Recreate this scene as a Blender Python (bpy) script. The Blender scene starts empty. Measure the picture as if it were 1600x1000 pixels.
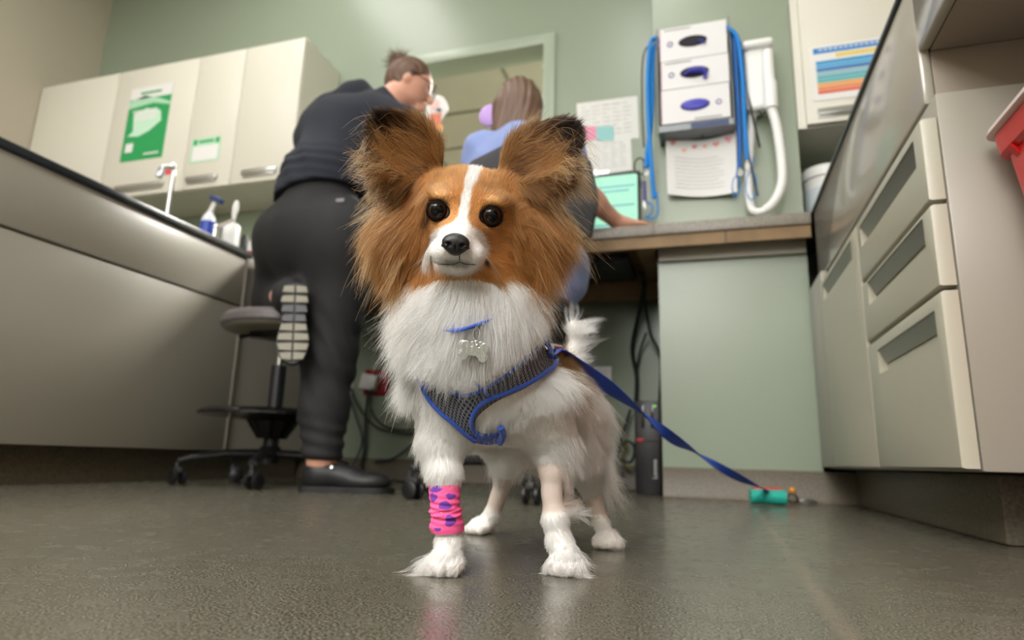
import bpy, bmesh, math, random
import numpy as np
from mathutils import Vector, Matrix, kdtree

random.seed(7)
rng = np.random.default_rng(7)
PI = math.pi
SC = bpy.context.scene
COL = SC.collection

# ------------------------------------------------------------------ camera
CAM_H = 0.11
FPX = 991.0                       # focal length in pixels of a 1600 px wide frame
YAW, PITCH, ROLL = -0.3022, 0.2175, 0.02834
def cam_axes():
    f = np.array([math.sin(YAW)*math.cos(PITCH), math.cos(YAW)*math.cos(PITCH), math.sin(PITCH)])
    r = np.cross(f, [0, 0, 1]); r /= np.linalg.norm(r); u = np.cross(r, f)
    c, s = math.cos(ROLL), math.sin(ROLL)
    return c*r+s*u, -s*r+c*u, f
RT, UP, FW = cam_axes()
CPOS = np.array([0, 0, CAM_H])
cd = bpy.data.cameras.new('camera'); cam = bpy.data.objects.new('camera', cd); COL.objects.link(cam)
mw = Matrix.Identity(4)
for i in range(3):
    mw[i][0], mw[i][1], mw[i][2], mw[i][3] = RT[i], UP[i], -FW[i], CPOS[i]
cam.matrix_world = mw
cd.sensor_width = 36; cd.lens = FPX/1600*36; cd.clip_start = 0.02
cd.dof.use_dof = True; cd.dof.focus_distance = 0.585; cd.dof.aperture_fstop = 5.0
SC.camera = cam

# ------------------------------------------------------------------ world, exposure
w = bpy.data.worlds.new('world'); SC.world = w; w.use_nodes = True
w.node_tree.nodes['Background'].inputs[0].default_value = (0.75, 0.8, 0.85, 1)
w.node_tree.nodes['Background'].inputs[1].default_value = 0.05
SC.view_settings.view_transform = 'Standard'; SC.view_settings.look = 'None'
SC.view_settings.gamma = 1; SC.view_settings.use_curve_mapping = False
SC.view_settings.exposure = 0.1
LAMP = 8.2                         # radiance of the ceiling panels
ad = bpy.data.lights.new('front_fill', 'AREA'); ad.shape = 'RECTANGLE'; ad.size = 1.1; ad.size_y = .8; ad.energy = 42; ad.color = (1, .985, .96)  # soft fill light added behind the camera to brighten the dog, no fixture
ao = bpy.data.objects.new('front_fill', ad); COL.objects.link(ao); ao.location = (-.35, -1.9, 1.75)
ao.rotation_euler = (Vector((-.2, .8, .2))-ao.location).to_track_quat('-Z', 'Y').to_euler()
SC.cycles.max_bounces = 8; SC.cycles.diffuse_bounces = 4; SC.cycles.glossy_bounces = 4
SC.cycles.transparent_max_bounces = 8; SC.cycles.sample_clamp_indirect = 6
SC.cycles.caustics_reflective = False; SC.cycles.caustics_refractive = False
SC.cycles.use_denoising = True

# ------------------------------------------------------------------ helpers
def at(px, py, d):                 # pixel + distance along the view axis -> world point
    return CPOS + (RT*(px-800)/FPX - UP*(py-500)/FPX + FW)*d
def aty(px, py, Y):
    v = RT*(px-800)/FPX - UP*(py-500)/FPX + FW
    return CPOS + v*(Y/v[1])
def atx(px, py, X):
    v = RT*(px-800)/FPX - UP*(py-500)/FPX + FW
    return CPOS + v*(X/v[0])
def atz(px, py, Z):
    v = RT*(px-800)/FPX - UP*(py-500)/FPX + FW
    return CPOS + v*((Z-CAM_H)/v[2])
def project(P):
    Q = np.asarray(P, float)-CPOS
    z = Q@FW
    return 800+FPX*(Q@RT)/z, 500-FPX*(Q@UP)/z, z

def lin(c):
    o = []
    for v in c[:3]:
        v = v/255.0
        o.append(v/12.92 if v <= 0.04045 else ((v+0.055)/1.055)**2.4)
    return (*o, 1.0)

def mat(name, rgb, rough=0.5, metal=0.0, bump=None, vary=None, spec=0.5, coat=0.0, emit=None, alpha=None, trans=0.0, sheen=0.0, sub=0.0):
    m = bpy.data.materials.new(name); m.use_nodes = True
    nt = m.node_tree; b = nt.nodes['Principled BSDF']
    b.inputs['Base Color'].default_value = lin(rgb)
    b.inputs['Roughness'].default_value = rough; b.inputs['Metallic'].default_value = metal
    b.inputs['Specular IOR Level'].default_value = spec
    b.inputs['Coat Weight'].default_value = coat
    b.inputs['Transmission Weight'].default_value = trans
    b.inputs['Sheen Weight'].default_value = sheen
    b.inputs['Subsurface Weight'].default_value = sub
    if sub: b.inputs['Subsurface Scale'].default_value = 0.01
    if emit:
        b.inputs['Emission Color'].default_value = lin(emit[0]); b.inputs['Emission Strength'].default_value = emit[1]
    tc = nt.nodes.new('ShaderNodeTexCoord')
    if vary:                        # (rgb2, scale, sharpness)
        n = nt.nodes.new('ShaderNodeTexNoise'); n.inputs['Scale'].default_value = vary[1]; n.inputs['Detail'].default_value = 4
        nt.links.new(tc.outputs['Object'], n.inputs['Vector'])
        r = nt.nodes.new('ShaderNodeMapRange'); h = vary[2]
        r.inputs['From Min'].default_value = 0.5-h; r.inputs['From Max'].default_value = 0.5+h
        nt.links.new(n.outputs['Fac'], r.inputs['Value'])
        mx = nt.nodes.new('ShaderNodeMix'); mx.data_type = 'RGBA'
        mx.inputs['A'].default_value = lin(rgb); mx.inputs['B'].default_value = lin(vary[0])
        nt.links.new(r.outputs['Result'], mx.inputs['Factor']); nt.links.new(mx.outputs['Result'], b.inputs['Base Color'])
    if bump:                        # (scale, strength, distance)
        n = nt.nodes.new('ShaderNodeTexNoise'); n.inputs['Scale'].default_value = bump[0]; n.inputs['Detail'].default_value = 3
        nt.links.new(tc.outputs['Object'], n.inputs['Vector'])
        bp = nt.nodes.new('ShaderNodeBump'); bp.inputs['Strength'].default_value = bump[1]; bp.inputs['Distance'].default_value = bump[2]
        nt.links.new(n.outputs['Fac'], bp.inputs['Height']); nt.links.new(bp.outputs['Normal'], b.inputs['Normal'])
    return m

class MB:
    """collects shapes; build() links them as one mesh object"""
    def __init__(s): s.bm = bmesh.new(); s.uv = None
    def _xf(s, vs, loc, rot, M=None):
        R = Matrix.Translation(Vector(loc)) @ (rot.to_4x4() if rot is not None else Matrix.Identity(4))
        bmesh.ops.transform(s.bm, matrix=R, verts=vs)
    def box(s, c, size, bev=0.0, rot=None, seg=2):
        r = bmesh.ops.create_cube(s.bm, size=1.0); vs = r['verts']
        bmesh.ops.scale(s.bm, vec=Vector(size), verts=vs)
        if bev > 0:
            es = list({e for v in vs for e in v.link_edges})
            rr = bmesh.ops.bevel(s.bm, geom=es, offset=bev, segments=seg, affect='EDGES', profile=0.5)
            vs = list({v for f in rr['faces'] for v in f.verts} | {v for v in vs if v.is_valid})
        s._xf(vs, c, rot); return s
    def b2(s, x0, x1, y0, y1, z0, z1, bev=0.0):
        return s.box(((x0+x1)/2, (y0+y1)/2, (z0+z1)/2), (abs(x1-x0), abs(y1-y0), abs(z1-z0)), bev)
    def ell(s, c, r, rot=None, seg=24):
        rr = bmesh.ops.create_uvsphere(s.bm, u_segments=seg, v_segments=seg*2//3, radius=1.0); vs = rr['verts']
        bmesh.ops.scale(s.bm, vec=Vector((r, r, r) if np.isscalar(r) else r), verts=vs); s._xf(vs, c, rot); return s
    def rings(s, rings, cap=True, close=False):
        vv = [[s.bm.verts.new(Vector(p)) for p in r] for r in rings]; n = len(vv[0])
        m = len(vv)
        for i in range(m if close else m-1):
            a, b = vv[i], vv[(i+1) % m]
            for j in range(n):
                s.bm.faces.new((a[j], a[(j+1) % n], b[(j+1) % n], b[j]))
        if cap and not close:
            s.bm.faces.new(vv[0][::-1]); s.bm.faces.new(vv[-1])
        return s
    def tube(s, pts, r, n=12, close=False, flat=1.0, updir=None):
        P = [Vector(p) for p in pts]; m = len(P)
        R = [r]*m if np.isscalar(r) else list(r)
        rings = []; u = None
        for i in range(m):
            if close: t = (P[(i+1) % m]-P[i-1])
            else: t = P[min(i+1, m-1)]-P[max(i-1, 0)]
            t.normalize()
            if u is None:
                u = Vector(updir) if updir is not None else (Vector((0, 0, 1)) if abs(t.z) < .9 else Vector((1, 0, 0)))
            u = (u-t*u.dot(t))
            if u.length < 1e-6: u = t.orthogonal()
            u.normalize(); v = t.cross(u)
            rings.append([P[i]+(u*math.cos(a)*flat+v*math.sin(a))*R[i] for a in [2*PI*k/n for k in range(n)]])
        return s.rings(rings, True, close)
    def lathe(s, prof, c=(0, 0, 0), rot=None, n=32):      # prof: list of (r, z)
        rings = []
        for r, z in prof:
            rings.append([Vector((max(r, 1e-5)*math.cos(2*PI*k/n), max(r, 1e-5)*math.sin(2*PI*k/n), z)) for k in range(n)])
        T = Matrix.Translation(Vector(c)) @ (rot.to_4x4() if rot is not None else Matrix.Identity(4))
        return s.rings([[T@p for p in r] for r in rings])
    def prism(s, poly, ext, org=(0, 0, 0), ax=(1, 0, 0), ay=(0, 0, 1)):   # polygon in plane (ax, ay), extruded by vector ext
        A, B, O, E = Vector(ax), Vector(ay), Vector(org), Vector(ext)
        lo = [s.bm.verts.new(O+A*p[0]+B*p[1]) for p in poly]; hi = [s.bm.verts.new(v.co+E) for v in lo]
        n = len(poly)
        s.bm.faces.new(lo); s.bm.faces.new(hi[::-1])
        for i in range(n): s.bm.faces.new((lo[i], hi[i], hi[(i+1) % n], lo[(i+1) % n]))
        return s
    def build(s, name, m, parent=None, smooth=True, auto=35, mods=None, loc=None):
        bmesh.ops.recalc_face_normals(s.bm, faces=s.bm.faces)
        me = bpy.data.meshes.new(name); s.bm.to_mesh(me); s.bm.free()
        return link_mesh(name, me, m, parent, smooth, auto)

def link_mesh(name, me, m, parent=None, smooth=True, auto=35):
    if smooth:
        me.polygons.foreach_set('use_smooth', [True]*len(me.polygons))
        if auto: me.set_sharp_from_angle(angle=math.radians(auto))
    o = bpy.data.objects.new(name, me); COL.objects.link(o)
    for x in (m if isinstance(m, (list, tuple)) else [m]): me.materials.append(x)
    if parent is not None:
        o.parent = parent
        o.matrix_parent_inverse = Matrix.Translation(-Vector(parent.location)) if not any(parent.rotation_euler) else (Matrix.Translation(parent.location) @ parent.rotation_euler.to_matrix().to_4x4()).inverted()
    return o
def tag(o, label, cat, group=None, kind=None):
    o['label'] = label; o['category'] = cat
    if group: o['group'] = group
    if kind: o['kind'] = kind
    return o
def thing(name, label, cat, loc=(0, 0, 0), group=None):
    o = bpy.data.objects.new(name, None); COL.objects.link(o); o.location = Vector(loc); o.empty_display_size = .05
    return tag(o, label, cat, group)
def struct(o): o['kind'] = 'structure'; return o
def lab(o, t): o['label'] = t; return o
def copy_tree(o, parent=None):
    c = o.copy(); COL.objects.link(c)
    if parent is not None: c.parent = parent
    for ch in list(o.children): copy_tree(ch, c)
    return c
def text(name, s, size, m, origin, xdir, ydir, parent, ext=0.0006, align='CENTER'):
    cu = bpy.data.curves.new(name, 'FONT'); cu.body = s; cu.size = size; cu.extrude = ext; cu.align_x = align; cu.align_y = 'CENTER'
    cu.materials.append(m); o = bpy.data.objects.new(name, cu); COL.objects.link(o)
    X = Vector(xdir).normalized(); Y = Vector(ydir).normalized(); Z = X.cross(Y)
    mt = Matrix((( X.x, Y.x, Z.x, origin[0]), (X.y, Y.y, Z.y, origin[1]), (X.z, Y.z, Z.z, origin[2]), (0, 0, 0, 1)))
    if parent is not None: o.parent = parent; o.matrix_parent_inverse = (Matrix.Translation(parent.location) @ parent.rotation_euler.to_matrix().to_4x4()).inverted()
    o.matrix_basis = mt
    bpy.context.view_layer.update()
    me = bpy.data.meshes.new_from_object(o.evaluated_get(bpy.context.evaluated_depsgraph_get()))
    me.transform(mt); me.materials.clear()
    bpy.data.objects.remove(o)
    return link_mesh(name, me, m, parent, False)
def spline(pts, n=8):              # Catmull-Rom through points
    P = np.asarray(pts, float); P = np.vstack([2*P[0]-P[1], P, 2*P[-1]-P[-2]]); out = []
    for i in range(1, len(P)-2):
        for t in np.linspace(0, 1, n, endpoint=False):
            a, b, c, d = P[i-1], P[i], P[i+1], P[i+2]
            out.append(.5*((2*b)+(-a+c)*t+(2*a-5*b+4*c-d)*t*t+(-a+3*b-3*c+d)*t**3))
    out.append(P[-2]); return np.array(out)

# implicit surfaces for bodies
class Field:
    def __init__(s, k=0.03): s.p = []; s.k = k
    def cap(s, a, b, ra, rb=None, k=None): s.p.append(('c', np.array(a, float), np.array(b, float), ra, ra if rb is None else rb, s.k if k is None else k)); return s
    def chain(s, pts, rs, k=None, k0=None):
        for i in range(len(pts)-1): s.cap(pts[i], pts[i+1], rs[i], rs[i+1], k0 if (k0 and i == 0) else k)
        return s
    def ell(s, c, r, R=None, k=None, sub=False): s.p.append(('s' if sub else 'e', np.array(c, float), np.array(r, float) if not np.isscalar(r) else np.array([r]*3, float), np.eye(3) if R is None else np.array(R, float), 0, s.k if k is None else k)); return s
    def ev(s, P):
        D = None
        for q in s.p:
            if q[0] == 'c':
                a, b = q[1], q[2]; ab = b-a; t = np.clip(((P-a)@ab)/max(ab@ab, 1e-12), 0, 1)
                d = np.linalg.norm(P-a-t[:, None]*ab, axis=1)-(q[3]+t*(q[4]-q[3]))
            else:
                L = (P-q[1])@q[3].T; k0 = np.linalg.norm(L/q[2], axis=1); k1 = np.linalg.norm(L/q[2]**2, axis=1)+1e-9
                d = k0*(k0-1)/k1
            if D is None: D = d; continue
            k = q[5]
            if q[0] == 's':
                h = np.clip(.5-.5*(d+D)/k, 0, 1); D = D*(1-h)+(-d)*h+k*h*(1-h)
            else:
                h = np.clip(.5+.5*(d-D)/k, 0, 1); D = d*(1-h)+D*h-k*h*(1-h)
        return D
    def grad(s, P, e=1e-3):
        g = np.stack([s.ev(P+np.eye(3)[i]*e)-s.ev(P-np.eye(3)[i]*e) for i in range(3)], 1)
        return g/(np.linalg.norm(g, axis=1)[:, None]+1e-12)
    def hit(s, px, py, d0=0.3, d1=1.2, off=0.0):          # first surface point on a camera ray
        v = (RT*(px-800)/FPX - UP*(py-500)/FPX + FW); t = d0
        for _ in range(200):
            f = s.ev((CPOS+v*t)[None])[0]-off
            if f < 2e-4: break
            t += f*.6
            if t > d1: break
        return CPOS+v*t
    def surf(s, lo, hi, h, clip=None):
        f = (lambda P: s.ev(P)) if clip is None else (lambda P: np.maximum(s.ev(P), clip(P)))
        return surface_nets(f, lo, hi, h)
def surface_nets(fn, lo, hi, h):
    lo = np.array(lo, float); n = (np.ceil((np.array(hi)-lo)/h)+1).astype(int)
    ax = [lo[i]+h*np.arange(n[i]) for i in range(3)]
    ev = lambda G: np.concatenate([fn(G[i:i+200000]) for i in range(0, len(G), 200000)])
    S = 4; cx = [lo[i]+h*S*np.arange(-(-n[i]//S)+1) for i in range(3)]       # coarse pass, then only the cells near the surface
    Cg = ev(np.stack(np.meshgrid(*cx, indexing='ij'), -1).reshape(-1, 3)).reshape([len(c) for c in cx])
    ix = [np.minimum(np.round(np.arange(n[i])/S).astype(int), len(cx[i])-1) for i in range(3)]
    F = Cg[np.ix_(*ix)].copy(); near = np.argwhere(np.abs(F) < h*S*2.2)
    F[tuple(near.T)] = ev(lo+h*near)
    acc = np.zeros((*(n-1), 3)); cnt = np.zeros(n-1)
    sl = lambda o: tuple(slice(o[i], n[i]-1+o[i]) for i in range(3))
    cor = [(i, j, k) for i in (0, 1) for j in (0, 1) for k in (0, 1)]
    for c in cor:
        for a in range(3):
            if c[a]: continue
            d = list(c); d[a] = 1; f0 = F[sl(c)]; f1 = F[sl(d)]; m = (f0 < 0) != (f1 < 0)
            t = np.where(m, f0/np.where(m, f0-f1, 1), 0); p = np.zeros((*(n-1), 3)); p[:] = c; p[..., a] += t
            acc += p*m[..., None]; cnt += m
    act = cnt > 0; idx = -np.ones(n-1, int); idx[act] = np.arange(act.sum())
    I = np.argwhere(act); V = lo+h*(I+acc[act]/cnt[act][:, None])
    Q = []
    for a in range(3):
        b, c = (a+1) % 3, (a+2) % 3
        s0 = [slice(1, n[i]-1) for i in range(3)]; s0[a] = slice(0, n[a]-1); s1 = list(s0); s1[a] = slice(1, n[a])
        f0 = F[tuple(s0)]; f1 = F[tuple(s1)]; m = np.argwhere((f0 < 0) != (f1 < 0))
        if not len(m): continue
        neg = (f0 < 0)[tuple(m.T)]
        base = m.copy(); base[:, b] += 1; base[:, c] += 1
        def cell(db, dc):
            q = base.copy(); q[:, b] -= db; q[:, c] -= dc; return idx[tuple(q.T)]
        q = np.stack([cell(1, 1), cell(0, 1), cell(0, 0), cell(1, 0)], 1)
        q[~neg] = q[~neg][:, ::-1]; Q.append(q)
    return V, np.concatenate(Q)
def grid_mesh(name, V, Q, m, parent=None, smooth_it=0, auto=0):
    me = bpy.data.meshes.new(name); me.from_pydata(V.tolist(), [], Q.tolist()); me.update()
    if smooth_it:
        bm = bmesh.new(); bm.from_mesh(me)
        for _ in range(smooth_it): bmesh.ops.smooth_vert(bm, verts=bm.verts, factor=.5, use_axis_x=True, use_axis_y=True, use_axis_z=True)
        bm.to_mesh(me); bm.free()
    return link_mesh(name, me, m, parent, True, auto)

# ------------------------------------------------------------------ materials
def floor_material():
    m = mat('floor_epoxy', (84, 80, 69), .3); nt = m.node_tree; L = nt.links; b = nt.nodes['Principled BSDF']
    tc = nt.nodes.new('ShaderNodeTexCoord')
    def noise(sc, det, vec=None, rough=.5):
        n = nt.nodes.new('ShaderNodeTexNoise'); n.inputs['Scale'].default_value = sc; n.inputs['Detail'].default_value = det; n.inputs['Roughness'].default_value = rough
        L.new(vec or tc.outputs['Object'], n.inputs['Vector']); return n.outputs['Fac']
    def rng_(src, a, b_, c=0, d=1):
        r = nt.nodes.new('ShaderNodeMapRange'); L.new(src, r.inputs['Value'])
        for k, v in zip(('From Min', 'From Max', 'To Min', 'To Max'), (a, b_, c, d)): r.inputs[k].default_value = v
        return r.outputs['Result']
    def mix(f, a, b_):
        x = nt.nodes.new('ShaderNodeMix'); x.data_type = 'RGBA'
        if isinstance(f, float): x.inputs['Factor'].default_value = f
        else: L.new(f, x.inputs['Factor'])
        for k, v in (('A', a), ('B', b_)):
            if isinstance(v, tuple): x.inputs[k].default_value = lin(v)
            else: L.new(v, x.inputs[k])
        return x.outputs['Result']
    def math_(op, a, b_=None):
        x = nt.nodes.new('ShaderNodeMath'); x.operation = op
        for i, v in enumerate((a, b_)):
            if v is None: continue
            if isinstance(v, (int, float)): x.inputs[i].default_value = v
            else: L.new(v, x.inputs[i])
        return x.outputs[0]
    sp = rng_(noise(470, 3, None, .6), .42, .58)
    c = mix(sp, (24, 23, 19), (128, 124, 108))
    big = rng_(noise(2.2, 4), .35, .65)
    c2 = mix(math_('MULTIPLY', big, .35), c, (98, 90, 76))
    # worn joint line running along the aisle
    se = nt.nodes.new('ShaderNodeSeparateXYZ'); L.new(tc.outputs['Object'], se.inputs[0])
    wob = rng_(noise(18, 4), 0, 1, -.006, .006)
    xx = math_('ADD', se.outputs['X'], wob)
    off = math_('SUBTRACT', xx, math_('MULTIPLY', se.outputs['Y'], .0205)); off = math_('SUBTRACT', off, .0747)
    line = rng_(math_('ABSOLUTE', off), .003, .011, .8, 0)
    c3 = mix(line, c2, (116, 106, 92))
    # pale scuffs
    mp = nt.nodes.new('ShaderNodeMapping'); mp.inputs['Rotation'].default_value = (0, 0, .35); mp.inputs['Scale'].default_value = (5, 42, 1)
    L.new(tc.outputs['Object'], mp.inputs['Vector'])
    sc = rng_(noise(1.6, 2, mp.outputs['Vector']), .82, .85)
    sc = math_('MULTIPLY', sc, rng_(noise(6, 2), .5, .6))
    c4 = mix(math_('MULTIPLY', sc, .5), c3, (165, 160, 150))
    L.new(c4, b.inputs['Base Color'])
    L.new(rng_(noise(30, 3), .3, .7, .2, .3), b.inputs['Roughness'])
    bp = nt.nodes.new('ShaderNodeBump'); bp.inputs['Strength'].default_value = .42; bp.inputs['Distance'].default_value = .00042
    L.new(noise(170, 2), bp.inputs['Height']); L.new(bp.outputs['Normal'], b.inputs['Normal'])
    return m
M = {}
M['floor'] = floor_material()
M['base'] = mat('epoxy_base', (122, 112, 95), .45, vary=((84, 78, 64), 160, .2), bump=(120, .3, .001))
M['green'] = mat('green_wall_paint', (148, 160, 141), .3, bump=(220, .12, .0006))
M['beige'] = mat('beige_wall_paint', (184, 176, 158), .5, bump=(220, .1, .0006))
M['white'] = mat('ceiling_white', (225, 224, 218), .8)
M['tile'] = mat('other_room_ceiling', (198, 193, 180), .8)
M['cab'] = mat('cabinet_laminate', (222, 219, 206), .35, bump=(60, .03, .0005))
M['cab_lo'] = mat('base_cabinet_laminate', (158, 153, 141), .32, bump=(60, .03, .0005))
M['cab_dr'] = mat('drawer_laminate', (184, 181, 163), .35, bump=(60, .03, .0005))
M['edge_dk'] = mat('dark_counter_edge', (40, 43, 48), .25)
M['lam'] = mat('grey_stone_laminate', (150, 144, 134), .4, vary=((118, 112, 102), 260, .15))
M['apron'] = mat('glossy_apron_panel', (174, 168, 156), .12)
M['ply'] = mat('plywood', (150, 122, 84), .6, vary=((120, 94, 60), 12, .3))
M['batten'] = mat('grey_batten', (186, 180, 166), .55)
M['steel'] = mat('satin_steel', (200, 200, 200), .28, 1.0)
M['chrome'] = mat('chrome', (225, 225, 228), .08, 1.0)
M['black'] = mat('black_plastic', (22, 22, 24), .4)
M['blackgl'] = mat('black_gloss', (16, 16, 17), .1)
M['dark'] = mat('dark_grey_plastic', (44, 45, 48), .5)
M['wplas'] = mat('white_plastic', (228, 228, 226), .35)
M['paper'] = mat('white_paper', (232, 232, 230), .7)
M['red'] = mat('red_plastic', (205, 26, 24), .35, sub=.0)
M['dred'] = mat('dark_red_plate', (150, 20, 24), .4)
M['grn'] = mat('poster_green', (36, 158, 88), .5)
M['ltgrn'] = mat('poster_pale_green', (176, 222, 190), .5)
M['ink'] = mat('grey_ink', (120, 122, 126), .7)

# ------------------------------------------------------------------ room shell
XL, XR, YB, YF, ZC = -3.82, 1.02, 2.8, -6.5, 3.3
DX0, DX1, DZ = -1.55, -0.735, 2.21            # doorway in the back wall
mb = MB(); mb.b2(XL-.1, XR+.1, YF-.1, YB+2.6, -.1, 0); struct(mb.build('floor', M['floor']))
mb = MB(); mb.b2(XL-.1, XR+.1, YF-.1, YB+.12, ZC, ZC+.1); struct(mb.build('ceiling', M['white']))
mb = MB(); mb.b2(XL, DX0, YB, YB+.12, 0, ZC); mb.b2(DX1, XR, YB, YB+.12, 0, ZC); mb.b2(DX0, DX1, YB, YB+.12, DZ, ZC); mb.b2(DX0, DX1, YB, YB+.12, 0, 1.0)
struct(mb.build('wall_back', M['green'], smooth=False))
mb = MB(); mb.b2(XL-.1, XL, YF, YB+.12, 0, ZC); struct(mb.build('wall_left', M['beige']))
mb = MB(); mb.b2(XR, XR+.1, YF, YB+.12, 0, ZC); struct(mb.build('wall_right', M['beige']))
mb = MB(); mb.b2(XL, XR, YF-.1, YF, 0, ZC); struct(mb.build('wall_front', M['white']))
CX0, CX1, CY = -.157, .347, 2.3               # chase wall carrying the glove boxes
mb = MB(); mb.b2(CX0, CX1, CY, YB, 0, ZC); struct(mb.build('wall_chase', M['green'], smooth=False))
mb = MB(); mb.b2(CX1, XR, 2.66, YB, 0, ZC); struct(mb.build('wall_niche', M['green'], smooth=False))
# coved bases
def cove(name, p0, p1, nrm):
    mb = MB(); h = .1; N = Vector(nrm); d = Vector(p1)-Vector(p0)
    poly = [(0, 0), (.022, 0), (.012, .004), (.007, .012), (.006, h), (0, h+.002)]
    mb.prism(poly, d, Vector(p0), N, (0, 0, 1)); struct(mb.build(name, M['base']))
cove('baseboard_back', (XL, YB, 0), (CX0, YB, 0), (0, -1, 0))
cove('baseboard_chase', (CX0, CY, 0), (.45, CY, 0), (0, -1, 0))
cove('baseboard_left', (XL, YF, 0), (XL, YB, 0), (1, 0, 0))
# door frame
mb = MB(); fw = .055
mb.b2(DX1-.005, DX1+fw, YB-.018, YB+.13, 1.0, DZ+fw, .002); mb.b2(DX0-fw, DX0+.005, YB-.018, YB+.13, 1.0, DZ+fw, .002); mb.b2(DX0+.004, DX1-.004, YB-.018, YB+.13, DZ-.005, DZ+fw, .002)
M['gframe'] = mat('door_frame_green', (164, 176, 158), .3)
mb.b2(DX0, DX1, YB-.018, YB+.13, 1.0, 1.03, .004); struct(mb.build('window_1', M['gframe']))
# the room beyond the doorway
mb = MB(); mb.b2(-3.0, .6, YB+2.5, YB+2.6, 0, 2.6); mb.b2(-3.1, -3.0, YB+.12, YB+2.6, 0, 2.6); mb.b2(.6, .7, YB+.12, YB+2.6, 0, 2.6)
struct(mb.build('wall_beyond', mat('beyond_wall_paint', (172, 168, 154), .6), smooth=False))
mb = MB(); mb.b2(-3.1, .7, YB+.12, YB+2.6, 2.6, 2.7); struct(mb.build('ceiling_beyond', M['tile']))
mb = MB()
for k in range(1, 6): mb.b2(-3, .6, YB+.12+k*.5-.012, YB+.12+k*.5+.012, 2.592, 2.6)
for k in range(1, 4): mb.b2(-3+k*.9-.012, -3+k*.9+.012, YB+.12, YB+2.5, 2.592, 2.6)
struct(mb.build('trim_beyond', mat('ceiling_grid', (140, 137, 122), .6), smooth=False))
mb = MB(); mb.b2(-1.9, -.3, YB+2.44, YB+2.5, 0, 1.15); struct(mb.build('trim_beyond_panel', mat('beyond_panel', (112, 112, 96), .6)))

# ------------------------------------------------------------------ ceiling lights
M['lamp'] = mat('lamp_diffuser', (255, 255, 255), .5, emit=((255, 253, 250), LAMP))
def ceiling_light(x, y, z, lx, ly, label, m=None, s=1.0):
    t = thing('ceiling_light', label, 'ceiling light', (x, y, z), 'ceiling light panels')
    mb = MB(); f = .02
    for sx in (-1, 1): mb.b2(x+sx*lx/2-f/2, x+sx*lx/2+f/2, y-ly/2-f/2, y+ly/2+f/2, z-.02, z)
    for sy in (-1, 1): mb.b2(x-lx/2+f/2, x+lx/2-f/2, y+sy*ly/2-f/2, y+sy*ly/2+f/2, z-.02, z)
    mb.build('frame', M['wplas'], t, False)
    mb = MB(); mb.b2(x-lx/2+f/2, x+lx/2-f/2, y-ly/2+f/2, y+ly/2-f/2, z-.012, z-.004); mb.build('diffuser', m or M['lamp'], t, False)
for x, y, lb in ((-2.0, 1.75, 'ceiling panel light nearest the back wall, above the standing person'), (-.3, .9, 'ceiling panel light above the seated person and the dog'),
               (-3.1, .2, 'ceiling panel light beside the beige left wall'), (-1.2, -.6, 'ceiling panel light above the middle of the aisle')):
    ceiling_light(x, y, ZC, .6, 1.2, lb)
for j_, y in enumerate((-2.0, -3.5, -5.0)):  # rows of oversized panels added to light the dog from the front
    for i_, x in enumerate((-2.9, -1.3, .2)):
        ceiling_light(x, y, ZC, 1.2, 1.2, 'wide ceiling panel light added behind the camera for frontal light, %s of the %s row' % (('leftmost', 'middle one', 'rightmost')[i_], ('first', 'second', 'third')[j_]))
M['lamp2'] = mat('lamp_diffuser_dim', (255, 255, 255), .5, emit=((255, 252, 245), 120.0))
_q = atz(838, 140, 2.6)
ceiling_light(_q[0]+.42, _q[1]+.2, 2.6, .6, .9, 'square ceiling panel light in the room beyond the doorway', M['lamp2'])
# ------------------------------------------------------------------ left peninsula
PX = -1.87
t = thing('peninsula_cabinet', 'long grey laminate base cabinet run along the left side of the aisle', 'cabinet', (-2.2, 1.0, 0))
mb = MB(); mb.b2(PX-.62, PX-.02, -.4, YB-.03, .12, .925); mb.build('carcass', M['cab_lo'], t)
mb = MB(); mb.b2(PX-.02, PX, -.4, 2.15, .715, .925, .002); mb.build('upper_panel', M['cab_lo'], t)
mb = MB(); mb.b2(PX-.02, PX, -.4, 2.15, .115, .705, .002); mb.build('lower_panel', M['cab_lo'], t)
mb = MB(); mb.b2(PX-.02, PX+.002, 2.152, 2.162, .115, .92, .002); mb.build('end_trim', M['cab_lo'], t)
mb = MB(); mb.b2(PX-.58, PX-.09, -.38, YB-.04, 0, .12); mb.build('plinth', M['base'], t)
t = thing('peninsula_countertop', 'dark-edged countertop with a sink on the left cabinet run', 'countertop', (-2.2, 1.0, .93))
mb = MB(); mb.b2(PX-.66, PX-.012, -.42, 2.17, .926, .95); mb.build('slab', M['lam'], t)
mb = MB(); mb.b2(PX-.012, PX+.012, -.42, 2.17, .926, .952, .003); mb.build('edge_strip', M['edge_dk'], t)

# ------------------------------------------------------------------ desk top running along the back
t = thing('desk_counter', 'grey speckled laminate desk top on a plywood frame along the back wall', 'desk', (-.8, 2.5, .91))
mb = MB(); mb.b2(PX+.014, CX0-.002, 2.19, YB-.002, .908, .95, .003); mb.b2(CX0-.01, .352, 2.19, CY-.002, .9085, .9495, .003)
mb.build('top', M['lam'], t)
mb = MB(); mb.b2(PX+.02, .35, 2.2, 2.215, .864, .908); mb.b2(PX+.02, CX0-.005, 2.215, 2.79, .9, .908)
mb.b2(PX+.02, CX0-.002, 2.66, 2.72, .80, .9); mb.b2(CX0-.07, CX0-.01, 2.225, 2.66, .868, .9)
mb.b2(-.75, -.7, 2.225, 2.66, .868, .9); mb.b2(CX0, .35, 2.215, CY-.024, .898, .908)
mb.build('frame', M['ply'], t, False)
mb = MB(); mb.b2(.078, .082, 2.1985, 2.2025, .864, .907); mb.build('seam', M['dark'], t)
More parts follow.
